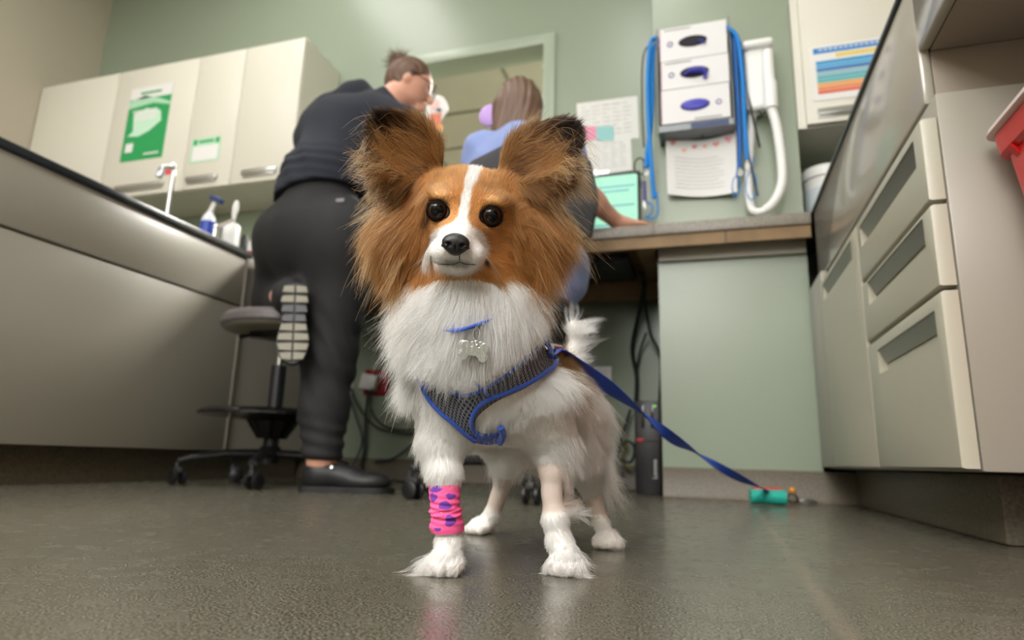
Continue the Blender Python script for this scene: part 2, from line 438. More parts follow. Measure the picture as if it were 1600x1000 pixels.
t = MB(); t.b2(CX0+.004, CX1-.004, CY-.022, CY-.002, .836, .893, .002)
tag(t.build('ledger_board', M['batten']), 'pale grey ledger board on the green wall just under the desk top', 'board')
mb = MB(); mb.b2(CX0+.003, .36, CY-.016, CY-.002, .951, .985, .003)
tag(mb.build('backsplash', M['lam']), 'low grey backsplash strip at the foot of the glove box wall', 'backsplash')
t = thing('under_desk_box', 'flat dark box fixed under the desk top left of the green wall end', 'box', (-.42, 2.45, .85))
mb = MB(); mb.b2(-.55, -.27, 2.33, 2.6, .86, .899, .006); mb.build('shell', M['dark'], t)
mb = MB(); mb.b2(-.3, -.275, 2.32, 2.331, .868, .882, .002); mb.build('port', M['black'], t)

# ------------------------------------------------------------------ right base cabinets
RX = .36
t = thing('right_countertop', 'long counter top with glossy grey apron above the drawers at right', 'countertop', (.7, 1.0, .9))
mb = MB(); mb.b2(RX-.006, XR-.002, -.6, 2.655, .942, .952, .002); mb.build('top', M['edge_dk'], t)
mb = MB(); mb.b2(RX, RX+.018, 1.10, 2.185, .703, .942, .005); mb.b2(RX, RX+.018, -.6, 1.10, .80, .942, .005); mb.build('apron', M['apron'], t)
mb = MB(); mb.b2(RX+.018, XR-.002, -.6, 1.10, .80, .815); mb.b2(RX+.018, XR-.002, 1.10, 1.118, .703, .80, .002); mb.build('soffit', mat('soffit_brown_grey', (150, 138, 124), .5), t)
t = thing('drawer_unit', 'pale laminate drawer and door base cabinet with grey recessed pulls', 'cabinet', (.65, 1.6, .1))
CE = 1.062
mb = MB(); mb.b2(RX+.004, XR-.002, CE, 2.29, .112, .70, .003); mb.build('carcass', M['cab_lo'], t)
FX = RX-.022
def px_z(px, py, X=FX): return atx(px, py, X)[2]
zs = [px_z(1444, 172), px_z(1467, 297), px_z(1484, 437), .116]
ys = [CE+.002, 1.535]
M['pull'] = mat('pull_grey', (150, 150, 144), .3, .35)
def front(name, y0, y1, z0, z1, py0, py1, pz0, pz1):
    """rounded slab with a real recessed pocket that holds a slanted steel pull plate"""
    d = MB(); bm = d.bm
    def rect(X, i_): return [bm.verts.new((X, a, b)) for a, b in ((y0+i_, z0+i_), (y1-i_, z0+i_), (y1-i_, z1-i_), (y0+i_, z1-i_))]
    R_ = [rect(RX+.002, 0), rect(FX+.006, 0), rect(FX+.0018, .0018), rect(FX, .006)]
    for a, b in zip(R_[:-1], R_[1:]):
        for k in range(4): bm.faces.new((a[k], a[(k+1) % 4], b[(k+1) % 4], b[k]))
    bm.faces.new(R_[0])
    H_ = [bm.verts.new((FX, a, b)) for a, b in ((py0, pz0), (py1, pz0), (py1, pz1), (py0, pz1))]; o = R_[-1]
    for k in range(4): bm.faces.new((o[k], o[(k+1) % 4], H_[(k+1) % 4], H_[k]))
    B_ = [bm.verts.new((FX+.016, a, b)) for a, b in ((py0, pz0+.004), (py1, pz0+.004), (py1, pz1-.002), (py0, pz1-.002))]
    for k in range(4): bm.faces.new((H_[k], H_[(k+1) % 4], B_[(k+1) % 4], B_[k]))
    bm.faces.new(B_)
    d = d.build(name, M['cab_dr'], t)
    h = MB(); w = pz1-pz0
    h.prism([(.0004, w), (-.0135, w*.42), (-.0142, w*.46), (-.001, w+.0004)], Vector((0, py1-py0-.003, 0)), (FX, py0+.0015, pz0), (-1, 0, 0), (0, 0, 1))
    h.prism([(.0012, w-.001), (.0, w+.0012), (-.002, w+.0004), (-.001, w-.003)], Vector((0, py1-py0-.001, 0)), (FX, py0+.0005, pz0), (-1, 0, 0), (0, 0, 1))
    h.build('pull', M['pull'], d, False)
    return d
front('drawer', ys[0], ys[1], zs[1]+.004, zs[0], 1.10, 1.50, .592, .640)
front('drawer', ys[0], ys[1], zs[2]+.004, zs[1]-.004, 1.10, 1.48, .455, .505)
front('drawer', ys[0], ys[1], .116, zs[2]-.004, 1.095, 1.45, .303, .353)
front('door', 1.541, 2.04, .116, zs[0], 1.60, 2.0, .596, .642)
mb = MB(); mb.b2(FX+.004, RX+.002, 2.046, 2.285, .116, .70, .003); mb.build('filler', M['cab_lo'], t)
mb = MB(); mb.b2(.438, XR-.004, 1.225, 2.285, 0, .11, .006); mb.build('plinth', M['base'], t)

# niche upper cabinet with its poster
t = thing('niche_wall_cabinet', 'cream wall cabinet with a colour chart on its door at upper right', 'cabinet', (.65, 2.45, 1.3))
zb = aty(1256, 197, 2.29)[2]
mb = MB(); mb.b2(CX1+.004, XR-.004, 2.31, 2.655, zb, ZC-.3, .002); mb.build('carcass', M['cab'], t)
mb = MB(); mb.b2(CX1+.032, .86, 2.288, 2.308, zb+.004, ZC-.31, .003); dd = mb.build('door', M['cab'], t)
mb = MB(); mb.b2(.42, .55, 2.276, 2.2875, zb+.03, zb+.045, .003); mb.b2(.415, .555, 2.284, 2.288, zb+.022, zb+.06, .002); mb.build('pull', M['pull'], dd)
def panel(name, corners, m, parent=None, th=.0012, nrm=None):   # thin sheet through 4 corners (TL, TR, BR, BL)
    P = [Vector(c) for c in corners]; n = (P[1]-P[0]).cross(P[3]-P[0]).normalized()
    if n.y > 0: n = -n
    mb = MB(); lo = [mb.bm.verts.new(p) for p in P]; hi = [mb.bm.verts.new(p+n*th) for p in P]
    mb.bm.faces.new(lo); mb.bm.faces.new(hi)
    for i in range(4): mb.bm.faces.new((lo[i], lo[(i+1) % 4], hi[(i+1) % 4], hi[i]))
    return mb.build(name, m, parent, False)
def sheet(x0, x1, z0, z1, y, name, m, parent=None, th=.0012):
    mb = MB(); mb.b2(x0, x1, y-th, y, z0, z1); return mb.build(name, m, parent, False)
t = thing('colour_chart', 'white laminated chart with blue heading and coloured rows on cream cabinet door', 'poster', (.52, 2.286, 1.5))
x0, x1, z0, z1 = .405, .70, 1.405, 1.625
sheet(x0, x1, z0, z1, 2.2865, 'sheet', M['paper'], t)
rows = [((38, 130, 205), .86, .98), ((232, 205, 110), .76, .85)]
body = [(60, 150, 205), (80, 170, 220), (60, 120, 185), (150, 190, 200), (95, 175, 190), (90, 180, 185), (230, 170, 100), (230, 140, 90), (222, 110, 90)]
H = z1-z0
for i, (c, a, b) in enumerate(rows):
    sheet(x0+(.012 if i == 0 else .085), x1-.01, z0+H*a, z0+H*b-.004, 2.2851, 'heading_band', mat('chart_%d' % i, c, .5), t, .0006)
for i, c in enumerate(body):
    a = .72-i*.068; sheet(x0+.018, x1-.012, z0+H*(a-.06), z0+H*a, 2.2851, 'chart_row', mat('chart_row_%d' % i, c, .5), t, .0006)
for k in range(14):
    sheet(x0+.03+k*.017, x0+.042+k*.017, z0+H*.91, z0+H*.935, 2.2844, 'heading_print', M['paper'], t, .0003)
# white tub on the counter in the niche
t = thing('white_tub', 'white lidded plastic tub on the counter under the cream cabinet', 'tub', (.43, 2.42, .952))
mb = MB(); mb.lathe([(.0, 0), (.072, 0), (.075, .01), (.082, .19), (.0, .19)], (.45, 2.42, .953)); mb.build('body', M['wplas'], t)
mb = MB(); mb.lathe([(.0, .192), (.088, .192), (.089, .225), (.084, .232), (.0, .233)], (.45, 2.42, .953)); mb.build('lid', M['wplas'], t)
mb = MB(); mb.lathe([(.0795, .05), (.0805, .05), (.0835, .15), (.0825, .15)], (.45, 2.42, .953)); mb.build('label_wrap', mat('tub_label', (205, 214, 220), .5), t)

# red waste bin standing in the knee space at right
t = thing('red_waste_bin', 'tall red plastic waste bin with off-white lid at right edge', 'bin', (.68, .78, 0))
A = Vector((.68, .78, 0))
def rr(cx, cy, hx, hy, z, r=.03, n=5):
    out = []
    for sx, sy, a0 in ((1, 1, 0), (-1, 1, 90), (-1, -1, 180), (1, -1, 270)):
        for k in range(n+1):
            a = math.radians(a0+90*k/n); out.append((cx+sx*(hx-r)+r*math.cos(a), cy+sy*(hy-r)+r*math.sin(a), z))
    return out
BX, BY = .648, .80
bin_rings = [rr(BX, BY, hx, hy, z) for z, hx, hy in ((0, .168, .175), (.01, .172, .18), (.30, .197, .203), (.56, .222, .228))]
mb = MB(); mb.rings(bin_rings); mb.build('body', M['red'], t)
mb = MB(); mb.rings([rr(BX, BY, hx, hy, z) for z, hx, hy in ((.556, .223, .229), (.562, .230, .236), (.592, .233, .239), (.594, .225, .231))]); mb.build('rim', M['red'], t)
for k in range(4):
    mb = MB(); mb.prism([(-.232, .56), (-.219, .56), (-.214, .535)], (0, .012, 0), (BX, .66+k*.105, 0)); mb.build('rim_rib', M['red'], t)
mb = MB(); mb.rings([rr(BX, BY, hx, hy, z) for z, hx, hy in ((.594, .236, .242), (.597, .240, .246), (.605, .238, .244), (.613, .222, .228), (.614, .21, .22))]); mb.build('lid', mat('lid_white', (222, 205, 200), .4), t)

# ------------------------------------------------------------------ upper cabinets, left
UY = 2.47
seams = [XL+.004]+[aty(px, py, UY)[0] for px, py in ((158, 281), (284, 288), (358, 288))]+[aty(478, 57, UY)[0]]
zt = aty(478, 57, UY)[2]; zbt = aty(360, 289, UY)[2]
labs = ['cream wall cabinet unit against the beige wall, leftmost of four', 'cream wall cabinet unit whose door carries the tall green poster',
        'cream wall cabinet unit whose door carries the small green-topped card', 'cream wall cabinet unit at the right end of the row, beside the bending person']
hand = [None, ((180, 300), (256, 290)), ((291, 285), (340, 277)), ((378, 275), (433, 266))]
for i in range(4):
    a, b = seams[i]+.001, seams[i+1]-.001
    t = thing('wall_cabinet', labs[i], 'cabinet', ((a+b)/2, 2.63, zbt), 'row of wall cabinets at left')
    mb = MB(); mb.b2(a, b, UY+.02, YB-.002, zbt, zt); mb.build('carcass', M['cab'], t, False)
    mb = MB(); mb.b2(a+.001, b-.001, UY, UY+.0195, zbt+.003, zt-.003, .003); d = mb.build('door', M['cab'], t)
    if i == 0: hx = (a+.1, a+.35)
    else: hx = (aty(*hand[i][0], UY)[0], aty(*hand[i][1], UY)[0])
    hz = aty(432, 267, UY)[2]
    mb = MB(); mb.b2(hx[0], hx[1], UY-.016, UY-.0005, hz-.004, hz+.022, .005); mb.b2(hx[0]+.01, hx[1]-.01, UY-.01, UY-.0004, hz-.016, hz-.004, .002); mb.build('pull', M['steel'], d)
# things stuck on the doors
def quad(pts, Y): return [aty(px, py, Y) for px, py in pts]
t = thing('green_poster', 'tall green and white poster on a cream cabinet door', 'poster', aty(230, 190, UY-.002))
c = quad([(205, 140), (271, 129), (253, 246), (189, 253)], UY-.001)
x0, x1 = (c[0][0]+c[3][0])/2, (c[1][0]+c[2][0])/2; z1 = (c[0][2]+c[1][2])/2; z0 = (c[2][2]+c[3][2])/2; W = x1-x0; Hh = z1-z0
yy = UY-.0005
sheet(x0, x1, z0, z1, yy, 'sheet', M['grn'], t)
sheet(x0, x1, z0+Hh*.84, z1, yy-.0013, 'heading_band', M['paper'], t, .0004)
mb = MB(); mb.prism([(0, .0), (W*.0, Hh*.1), (W*.35, Hh*.16), (W*.7, Hh*.1), (W, Hh*.02), (W, -Hh*.02), (W*.6, Hh*.04), (W*.3, Hh*.02)], (0, -.0004, 0), (x0, yy-.0013, z0+Hh*.72)); mb.build('swoosh', M['ltgrn'], t, False)
mb = MB(); mb.prism([(W*.08, 0), (W*.2, Hh*.06), (W*.15, Hh*.3), (W*.45, Hh*.36), (W*.8, Hh*.3), (W*.85, Hh*.16), (W*.6, Hh*.04), (W*.35, -Hh*.02)], (0, -.0004, 0), (x0, yy-.0017, z0+Hh*.34)); mb.build('cloud', mat('poster_mist', (200, 236, 212), .5), t, False)
for k, (a, z, hh) in enumerate(((.12, .66, .02), (.18, .61, .035), (.2, .55, .035), (.55, .06, .022))):
    sheet(x0+W*a, x0+W*(a+(.6, .55, .5, .35)[k]), z0+Hh*z, z0+Hh*(z+hh), yy-.0024, 'print_line', M['paper'], t, .0003)
sheet(x0+W*.08, x0+W*.26, z0+Hh*.12, z0+Hh*.24, yy-.0013, 'small_panel', M['paper'], t, .0004)
sheet(x0+W*.25, x0+W*.75, z0+Hh*.9, z0+Hh*.93, yy-.0018, 'print_line', M['grn'], t, .0003)
t = thing('green_topped_card', 'small white card with green heading on a cream cabinet door', 'sign', aty(322, 234, UY-.002))
c = quad([(300, 218), (346, 212), (342, 250), (297, 255)], UY-.001)
x0, x1 = (c[0][0]+c[3][0])/2, (c[1][0]+c[2][0])/2; z1 = (c[0][2]+c[1][2])/2; z0 = (c[2][2]+c[3][2])/2; W = x1-x0; Hh = z1-z0
sheet(x0, x1, z0, z1, yy, 'sleeve', M['ltgrn'], t)
sheet(x0+W*.06, x1-W*.06, z0+Hh*.06, z0+Hh*.68, yy-.0013, 'card', M['paper'], t, .0004)
for a in (.06, .82): sheet(x0+W*a, x0+W*(a+.12), z0+Hh*.74, z0+Hh*.95, yy-.0013, 'corner_mark', M['grn'], t, .0004)
sheet(x0+W*.25, x0+W*.75, z0+Hh*.8, z0+Hh*.9, yy-.0013, 'heading_print', M['grn'], t, .0004)
t = thing('blue_red_sticker', 'small blue and red sticker on cabinet door behind the tap', 'sticker', aty(258, 266, UY-.002))
c = quad([(247, 262), (272, 260), (271, 272), (247, 275)], UY-.001)
sheet(c[0][0], (c[0][0]+c[1][0])/2, c[3][2], c[0][2], yy, 'blue_half', mat('pale_blue', (140, 175, 225), .5), t); sheet((c[0][0]+c[1][0])/2, c[1][0], c[3][2], c[0][2], yy, 'red_half', mat('coral', (225, 80, 85), .5), t)
P = aty(122, 125, 2.6)
mb = MB(); mb.box((P[0], 2.6, zt+.035), (.05, .05, .066), .006); mb.box((P[0]+.055, 2.6, zt+.026), (.03, .04, .05), .005)
tag(mb.build('peach_box', mat('peach', (222, 170, 130), .6)), 'small peach box on top of the leftmost wall cabinet', 'box')
# papers on the end panel of the right-most wall cabinet
xe = seams[4]
mb = MB(); mb.prism([(0, 0), (.1, 0), (.1, .26), (0, .27)], (.0015, 0, 0), (xe+.0008, 2.56, 1.64), (0, 1, 0), (0, 0, 1))
tag(mb.build('pinned_notice', M['paper'], None, False), 'white notice on the side of the wall cabinet behind the bending person', 'paper')

# ------------------------------------------------------------------ things at the left sink
t = thing('tap', 'chrome single-lever sink tap on the dark-edged counter', 'tap', (-2.17, 2.0, .95))
tx = aty(270, 262, 2.0); bx, tz = tx[0]+.01, tx[2]
mb = MB(); mb.tube([(bx, 2.0, .952), (bx, 2.0, tz-.03), (bx-.002, 1.995, tz)], .0095, 14); mb.ell((bx-.002, 1.99, tz), .018); mb.build('body', M['chrome'], t)
mb = MB(); mb.tube([(bx-.005, 1.99, tz), (bx-.008, 1.95, tz-.02), (bx-.012, 1.94, tz-.07)], [.011, .010, .013], 12); mb.build('spout', M['chrome'], t)
mb = MB(); l0 = aty(338, 355, 2.05); mb.tube([l0, l0+np.array([.075, .01, .03])], [.009, .007], 12); mb.tube([(l0[0], l0[1], .952), l0], .012, 12); mb.ell(tuple(l0), .015); mb.build('lever', M['chrome'], t)
t = thing('pump_bottle', 'blue-labelled spray bottle with dark blue trigger on the left counter', 'bottle', (-2.14, 2.1, .95))
b0 = aty(326, 345, 2.12)
mb = MB(); mb.lathe([(0, 0), (.028, 0), (.03, .01), (.03, b0[2]-.952), (.022, b0[2]-.93), (.012, b0[2]-.915), (0, b0[2]-.915)], (b0[0], 2.12, .952)); mb.build('body', mat('bottle_white', (210, 214, 220), .35), t)
mb = MB(); mb.lathe([(.0302, .05), (.0312, .05), (.0312, b0[2]-.96), (.0302, b0[2]-.96)], (b0[0], 2.12, .952)); mb.build('label_wrap', mat('bottle_blue', (28, 62, 165), .4), t)
n0 = np.array([b0[0], 2.12, b0[2]+.035])
mb = MB(); mb.tube([n0, n0+np.array([.02, 0, .05])], [.011, .008], 12); mb.build('neck', M['wplas'], t)
mb = MB(); mb.box(tuple(n0+np.array([.03, 0, .062])), (.065, .025, .022), .005, Matrix.Rotation(math.radians(25), 3, 'Y')); mb.build('trigger', mat('navy_plastic', (22, 48, 110), .4), t)
t = thing('white_brush_pot', 'white pot holding an upright white brush on the left counter', 'pot', (-2.1, 2.15, .95))
q = aty(361, 368, 2.15)
mb = MB(); mb.lathe([(0, 0), (.034, 0), (.036, q[2]+.04-.952), (.03, q[2]+.05-.952), (0, q[2]+.05-.952)], (q[0], 2.15, .952)); mb.build('body', M['wplas'], t)
mb = MB(); mb.tube([(q[0], 2.15, q[2]+.045), (q[0]+.002, 2.15, q[2]+.08), (q[0]+.006, 2.15, q[2]+.13), (q[0]+.008, 2.15, q[2]+.16)], [.006, .008, .014, .008], 12); mb.build('brush', M['wplas'], t)
q2 = aty(379, 378, 2.2)
mb = MB(); mb.lathe([(0, 0), (.016, 0), (.016, q2[2]+.02-.952), (.01, q2[2]+.035-.952), (0, q2[2]+.036-.952)], (q2[0], 2.21, .952)); tag(mb.build('dark_bottle', M['black']), 'small dark bottle right of the white brush pot', 'bottle')
q3 = aty(397, 378, 2.35)
t = thing('red_capped_jar', 'small white jar with a red band on the desk behind the bending person', 'jar', (q3[0], 2.35, .95))
mb = MB(); mb.lathe([(0, 0), (.03, 0), (.03, .10), (.02, .13), (0, .13)], (q3[0], 2.35, .951)); mb.build('body', M['wplas'], t)
mb = MB(); mb.lathe([(.0302, .045), (.0315, .045), (.0315, .075), (.0302, .075)], (q3[0], 2.35, .951)); mb.build('band', M['red'], t)
# ------------------------------------------------------------------ glove box rack on the chase wall
RY = 2.2
bx = [aty(1031, 100, RY)[0], aty(1138, 100, RY)[0]]
zz = [aty(1033, 46, RY)[2], aty(1033, 98, RY)[2], aty(1036, 142, RY)[2], aty(1040, 195, RY)[2]]
t = thing('glove_box_rack', 'grey wire wall rack holding three glove boxes', 'rack', (0, CY, zz[3]))
M['rack'] = mat('rack_grey', (120, 126, 130), .35, .4)
mb = MB()
for x in (bx[0]-.011, bx[1]+.007): mb.b2(x, x+.004, RY-.004, CY-.001, zz[3]-.035, zz[0]+.006, .001)
mb.b2(bx[0]-.008, bx[1]+.008, RY, CY-.001, zz[3]-.03, zz[3]-.026)
mb.b2(bx[0]-.008, bx[1]+.008, RY-.002, RY+.002, zz[3]-.03, zz[3]-.005)
mb.build('frame', M['rack'], t, False)
mb = MB(); mb.b2(bx[0]+.105, bx[1]-.008, RY-.0035, RY-.0021, zz[3]-.028, zz[3]-.008); mb.build('label_strip', mat('navy_label', (50, 66, 110), .5), t)
M['box'] = mat('carton_white', (226, 226, 228), .55); M['violet'] = mat('glove_violet', (72, 70, 190), .45); M['hole'] = mat('box_opening', (28, 27, 34), .8)
M['pviolet'] = mat('print_violet', (96, 96, 165), .6); M['pinkedge'] = mat('carton_pink', (196, 150, 172), .55)
gl = ['white glove box with a dark opening and one violet glove corner, topmost of three', 'white glove box with a violet glove hanging from a dark opening, middle of three', 'white glove box whose opening is full of violet gloves, lowest of three']
for i in range(3):
    z1, z0 = zz[i]-.001, zz[i+1]+.001; dx = (0, .002, .0)[i]
    t = thing('glove_box', gl[i], 'glove box', ((bx[0]+bx[1])/2, 2.24, z0), 'glove boxes in the wall rack')
    mb = MB(); mb.b2(bx[0]+dx, bx[1]+dx, RY-.0, CY-.004, z0, z1, .002); mb.build('carton', M['box'], t, False)
    mb = MB(); mb.b2(bx[0]+dx+.0005, bx[0]+dx+.004, RY-.0008, RY-.0001, z0+.003, z1-.003); mb.build('edge_stripe', M['pinkedge'], t, False)
    cx, cz = (bx[0]+bx[1])/2+dx, (z0+z1)/2+(.0, .0, -.004)[i]
    o = MB(); o.prism([(.052*math.cos(a), .0235*math.sin(a)) for a in np.linspace(0, 2*PI, 36, endpoint=False)], (0, -.0012, 0), (cx, RY-.0003, cz)); o.build('opening', M['hole'], t, False)
    v = MB()
    if i == 0: v.tube([(cx+.018, RY-.006, cz-.006), (cx+.034, RY-.008, cz-.012), (cx+.048, RY-.004, cz-.02)], [.003, .007, .002], 10, flat=.6)
    if i == 1:
        v.tube([(cx-.04, RY-.003, cz-.008), (cx-.01, RY-.01, cz+.002), (cx+.03, RY-.008, cz-.002), (cx+.042, RY-.008, cz-.02), (cx+.034, RY-.007, cz-.034)], [.004, .015, .016, .010, .009], 10, flat=.6)
    if i == 2:
        v.ell((cx, RY-.001, cz), (.049, .008, .0215)); v.tube([(cx-.035, RY-.005, cz-.004), (cx, RY-.008, cz+.005), (cx+.035, RY-.005, cz-.003)], [.003, .005, .003], 8)
    v.build('glove', M['violet'], t)
    sx = cx-.083 if i < 2 else cx+.083
    g = MB(); g.tube([(sx+.009*math.cos(a), RY-.0012, cz+.009*math.sin(a)) for a in np.linspace(0, 2*PI, 16, endpoint=False)], .0019, 6, True); g.build('round_mark', M['pviolet'], t)
    l = MB()
    if i < 2:
        for k in range(12): l.b2(bx[0]+.02+k*.008, bx[0]+.0265+k*.008, RY-.0008, RY-.0002, z1-.012, z1-.0075)
    else:
        for k in range(12): l.b2(bx[1]-.125+k*.008, bx[1]-.1185+k*.008, RY-.0008, RY-.0002, z0+.007, z0+.012)
    l.build('print_line', M['ink'], t, False)
# leashes draped over the two sides of the rack
M['lblue'] = mat('nylon_bright_blue', (0, 128, 214), .55); M['lblack'] = mat('nylon_black', (18, 19, 22), .6)
def strap(name, pts, w, m, label, cat, group, th=.0025, clip=None):
    P = spline([aty(*p) for p in pts], 8)
    mb = MB(); mb.tube(P, w, 8, flat=1.0); o = mb.build('webbing' if clip else name, m)
    if clip:
        t = thing(name, label, cat, P[0], group); o.parent = t; o.matrix_parent_inverse = Matrix.Translation(-Vector(P[0]))
        c = MB(); e = P[-1]; c.tube([e, e+np.array([0, 0, -.012])], .004, 8); c.tube([e+np.array([.006*math.cos(a), 0, -.02+.009*math.sin(a)]) for a in np.linspace(0, 2*PI, 14, endpoint=False)], .0016, 6, True); c.build('clip', M['steel'], t)
        return t
    return tag(o, label, cat, group)
G = 'slip leads hanging beside the glove boxes'
strap('slip_lead', [(1026, 58, 2.205), (1016, 70, 2.2), (1012, 130, 2.2), (1014, 200, 2.2), (1018, 262, 2.2), (1022, 310, 2.21)], .0085, M['lblue'], 'thick bright blue slip lead left of the glove boxes', 'lead', G)
strap('slip_lead', [(1028, 62, 2.23), (1020, 90, 2.22), (1018, 180, 2.22), (1012, 235, 2.22), (1010, 262, 2.22)], .009, M['lblue'], 'bright blue slip lead hanging short behind the left one', 'lead', G, clip=True)
strap('slip_lead', [(1024, 62, 2.24), (1006, 85, 2.24), (1003, 150, 2.24), (1006, 230, 2.24)], .003, M['lblack'], 'thin black lead left of the blue leads', 'lead', G)
strap('slip_lead', [(1136, 42, 2.205), (1152, 60, 2.2), (1160, 120, 2.2), (1164, 200, 2.2), (1168, 250, 2.2)], .008, M['lblue'], 'bright blue slip lead right of the glove boxes, outermost blue one', 'lead', G, clip=True)
strap('slip_lead', [(1134, 44, 2.23), (1146, 62, 2.22), (1151, 130, 2.22), (1155, 200, 2.22), (1156, 262, 2.22)], .0085, mat('nylon_mid_blue', (10, 92, 170), .55), 'darker blue slip lead right of the glove boxes, beside the boxes', 'lead', G, clip=True)
strap('slip_lead', [(1140, 48, 2.25), (1158, 70, 2.24), (1166, 130, 2.24), (1178, 190, 2.22), (1187, 230, 2.22)], .004, M['lblack'], 'black lead whose end swings out right of the glove boxes', 'lead', G)
strap('slip_lead', [(1148, 60, 2.25), (1160, 150, 2.235), (1168, 230, 2.2), (1176, 270, 2.2), (1184, 306, 2.2)], .0035, M['lblack'], 'long black lead reaching lowest at the right of the glove boxes', 'lead', G)
for (cx, cy, rx, ry, lb) in ((1150, 292, 6, 16, 'small blue cord loop at the lower right corner of the hearts letter'), (1174, 290, 8, 22, 'larger blue cord loop hanging right of the hearts letter')):
    P = [aty(cx+rx*math.cos(a), cy-ry*math.sin(a), 2.2) for a in np.linspace(0, 2*PI, 20, endpoint=False)]+[]
    mb = MB(); mb.tube(P, .002, 8, True); mb.tube([P[5], aty(cx+3, cy-ry-22, 2.2)], .002, 6); tag(mb.build('cord_loop', M['lblue']), lb, 'cord', 'blue cord loops under the rack')
# purple-handled pen light + scissors hanging at the left end
t = thing('scissors', 'black-handled scissors hanging left of the blue leads', 'scissors', aty(1000, 260, 2.26))
mb = MB(); P = [aty(1000+9*math.cos(a), 260-13*math.sin(a), 2.262) for a in np.linspace(0, 2*PI, 18, endpoint=False)]; mb.tube(P, .003, 8, True); mb.build('handle', M['lblack'], t)
mb = MB(); mb.tube([aty(1001, 274, 2.262), aty(1003, 300, 2.262)], [.005, .002], 8, flat=.4); mb.build('blade', M['steel'], t)
t = thing('purple_pen', 'dark purple cylinder with silver tip hanging beside the blue leads', 'pen', aty(1007, 300, 2.22))
mb = MB(); mb.tube([aty(1006, 284, 2.22), aty(1007, 314, 2.22)], .0085, 12); mb.build('barrel', mat('purple_dark', (84, 74, 128), .4), t)
mb = MB(); mb.tube([aty(1007, 314, 2.22), aty(1007, 322, 2.22), aty(1009, 328, 2.22)], [.006, .009, .006], 12); mb.build('tip', M['steel'], t)
mb = MB(); mb.tube([aty(1005, 250, 2.24), aty(1006, 284, 2.22)], .0014, 6); mb.build('cord', M['lblack'], t)
mb = MB(); mb.tube(spline([aty(1010, 315, 2.2), aty(1020, 322, 2.19), aty(1016, 336, 2.197), aty(1008, 339, 2.197), aty(1022, 341, 2.197), aty(1028, 330, 2.2), aty(1026, 300, 2.2)]), .003, 8)
tag(mb.build('coiled_cord', M['lblue']), 'blue cord heaped on the desk under the blue leads', 'cord')
# letter with hearts
t = thing('hearts_letter', 'white letter with a row of pink hearts taped under the glove rack', 'letter', aty(1095, 255, 2.26))
a0, a1, b1, b0 = aty(1040, 212, 2.262), aty(1150, 204, 2.262), aty(1152, 300, 2.262), aty(1043, 303, 2.262)
mb = MB(); N = 14; rows = []
for j in (0, 1):
    for i in range(N+1):
        u = i/N; top = a0*(1-u)+a1*u; bot = b0*(1-u)+b1*u
        sag = math.sin(u*PI)*(-.018 if j == 0 else -.006); p = (top if j == 0 else bot)+np.array([0, .02*math.sin(u*PI)-.0, sag]); rows.append(p)
vs = [mb.bm.verts.new(Vector(p)) for p in rows]; v2 = [mb.bm.verts.new(Vector(p)+Vector((0, .001, 0))) for p in rows]
for i in range(N):
    mb.bm.faces.new((vs[i], vs[i+1], vs[N+2+i], vs[N+1+i])); mb.bm.faces.new((v2[i+1], v2[i], v2[N+1+i], v2[N+2+i]))
mb.build('sheet', M['paper'], t, True, 0)
def on_letter(u, v, o=-.0015):
    p = (a0*(1-u)+a1*u)*(1-v)+(b0*(1-u)+b1*u)*v; return p+np.array([0, .02*math.sin(u*PI)+o, math.sin(u*PI)*(-.018*(1-v)-.006*v)])
hc = [(232, 150, 146), (238, 172, 128), (230, 140, 146), (238, 172, 128), (236, 152, 148), (240, 160, 176)]
for k, (u, v, s) in enumerate(((.1, .1, .012), (.26, .2, .009), (.41, .12, .010), (.56, .12, .008), (.72, .12, .0125), (.9, .1, .016))):
    c = on_letter(u, v); pts = []
    for a in np.linspace(0, 2*PI, 24, endpoint=False):
        pts.append((s*.062*16*math.sin(a)**3, s*.062*(13*math.cos(a)-5*math.cos(2*a)-2*math.cos(3*a)-math.cos(4*a))))
    h = MB(); h.prism(pts, (0, -.0004, 0), tuple(c)); h.build('heart', mat('heart_%d' % k, hc[k], .6), t, False)
for k in range(9):
    h = MB(); v = .34+k*.065; c0, c1 = on_letter(.12, v, -.0002), on_letter((.86, .82, .88, .8, .85, .6, .84, .86, .5)[k], v, -.0002)
    pts = [on_letter(.12+(.7)*i/8*(1 if k % 3 else .9), v, -.0007) for i in range(9)]
    h.tube(pts, .0009, 4); h.build('text_line', mat('letter_ink', (176, 176, 182), .7), t, False)
mb = MB(); mb.ell(aty(1098, 212, 2.262), .006, seg=12); mb.build('pin', M['black'], t)

# wall-mounted dryer
t = thing('wall_dryer', 'white wall-mounted hand dryer with a looping white hose', 'dryer', aty(1188, 120, 2.28))
w0, w1 = aty(1163, 70, 2.24), aty(1206, 170, 2.24)
M['dry'] = mat('dryer_white', (242, 243, 241), .3)
mb = MB(); mb.box(((w0[0]+w1[0])/2-.008, 2.262, (w0[2]+w1[2])/2-.01), (.072, .07, w0[2]-w1[2]-.02), .018, seg=4); mb.box(((w0[0]+w1[0])/2+.004, 2.25, w0[2]-.018), (.108, .09, .034), .015, seg=4); mb.build('housing', M['dry'], t)
mb = MB(); mb.tube([aty(1199, 80, 2.21), aty(1201, 125, 2.21), aty(1203, 130, 2.21), aty(1205, 170, 2.21)], [.019, .021, .023, .024], 20); mb.build('nozzle', M['dry'], t)
hp = [(1205, 168, 2.21), (1214, 200, 2.21), (1221, 250, 2.21), (1222, 285, 2.21), (1212, 312, 2.21), (1196, 328, 2.215), (1180, 331, 2.22), (1172, 318, 2.23), (1170, 280, 2.25), (1174, 200, 2.262), (1176, 172, 2.268)]
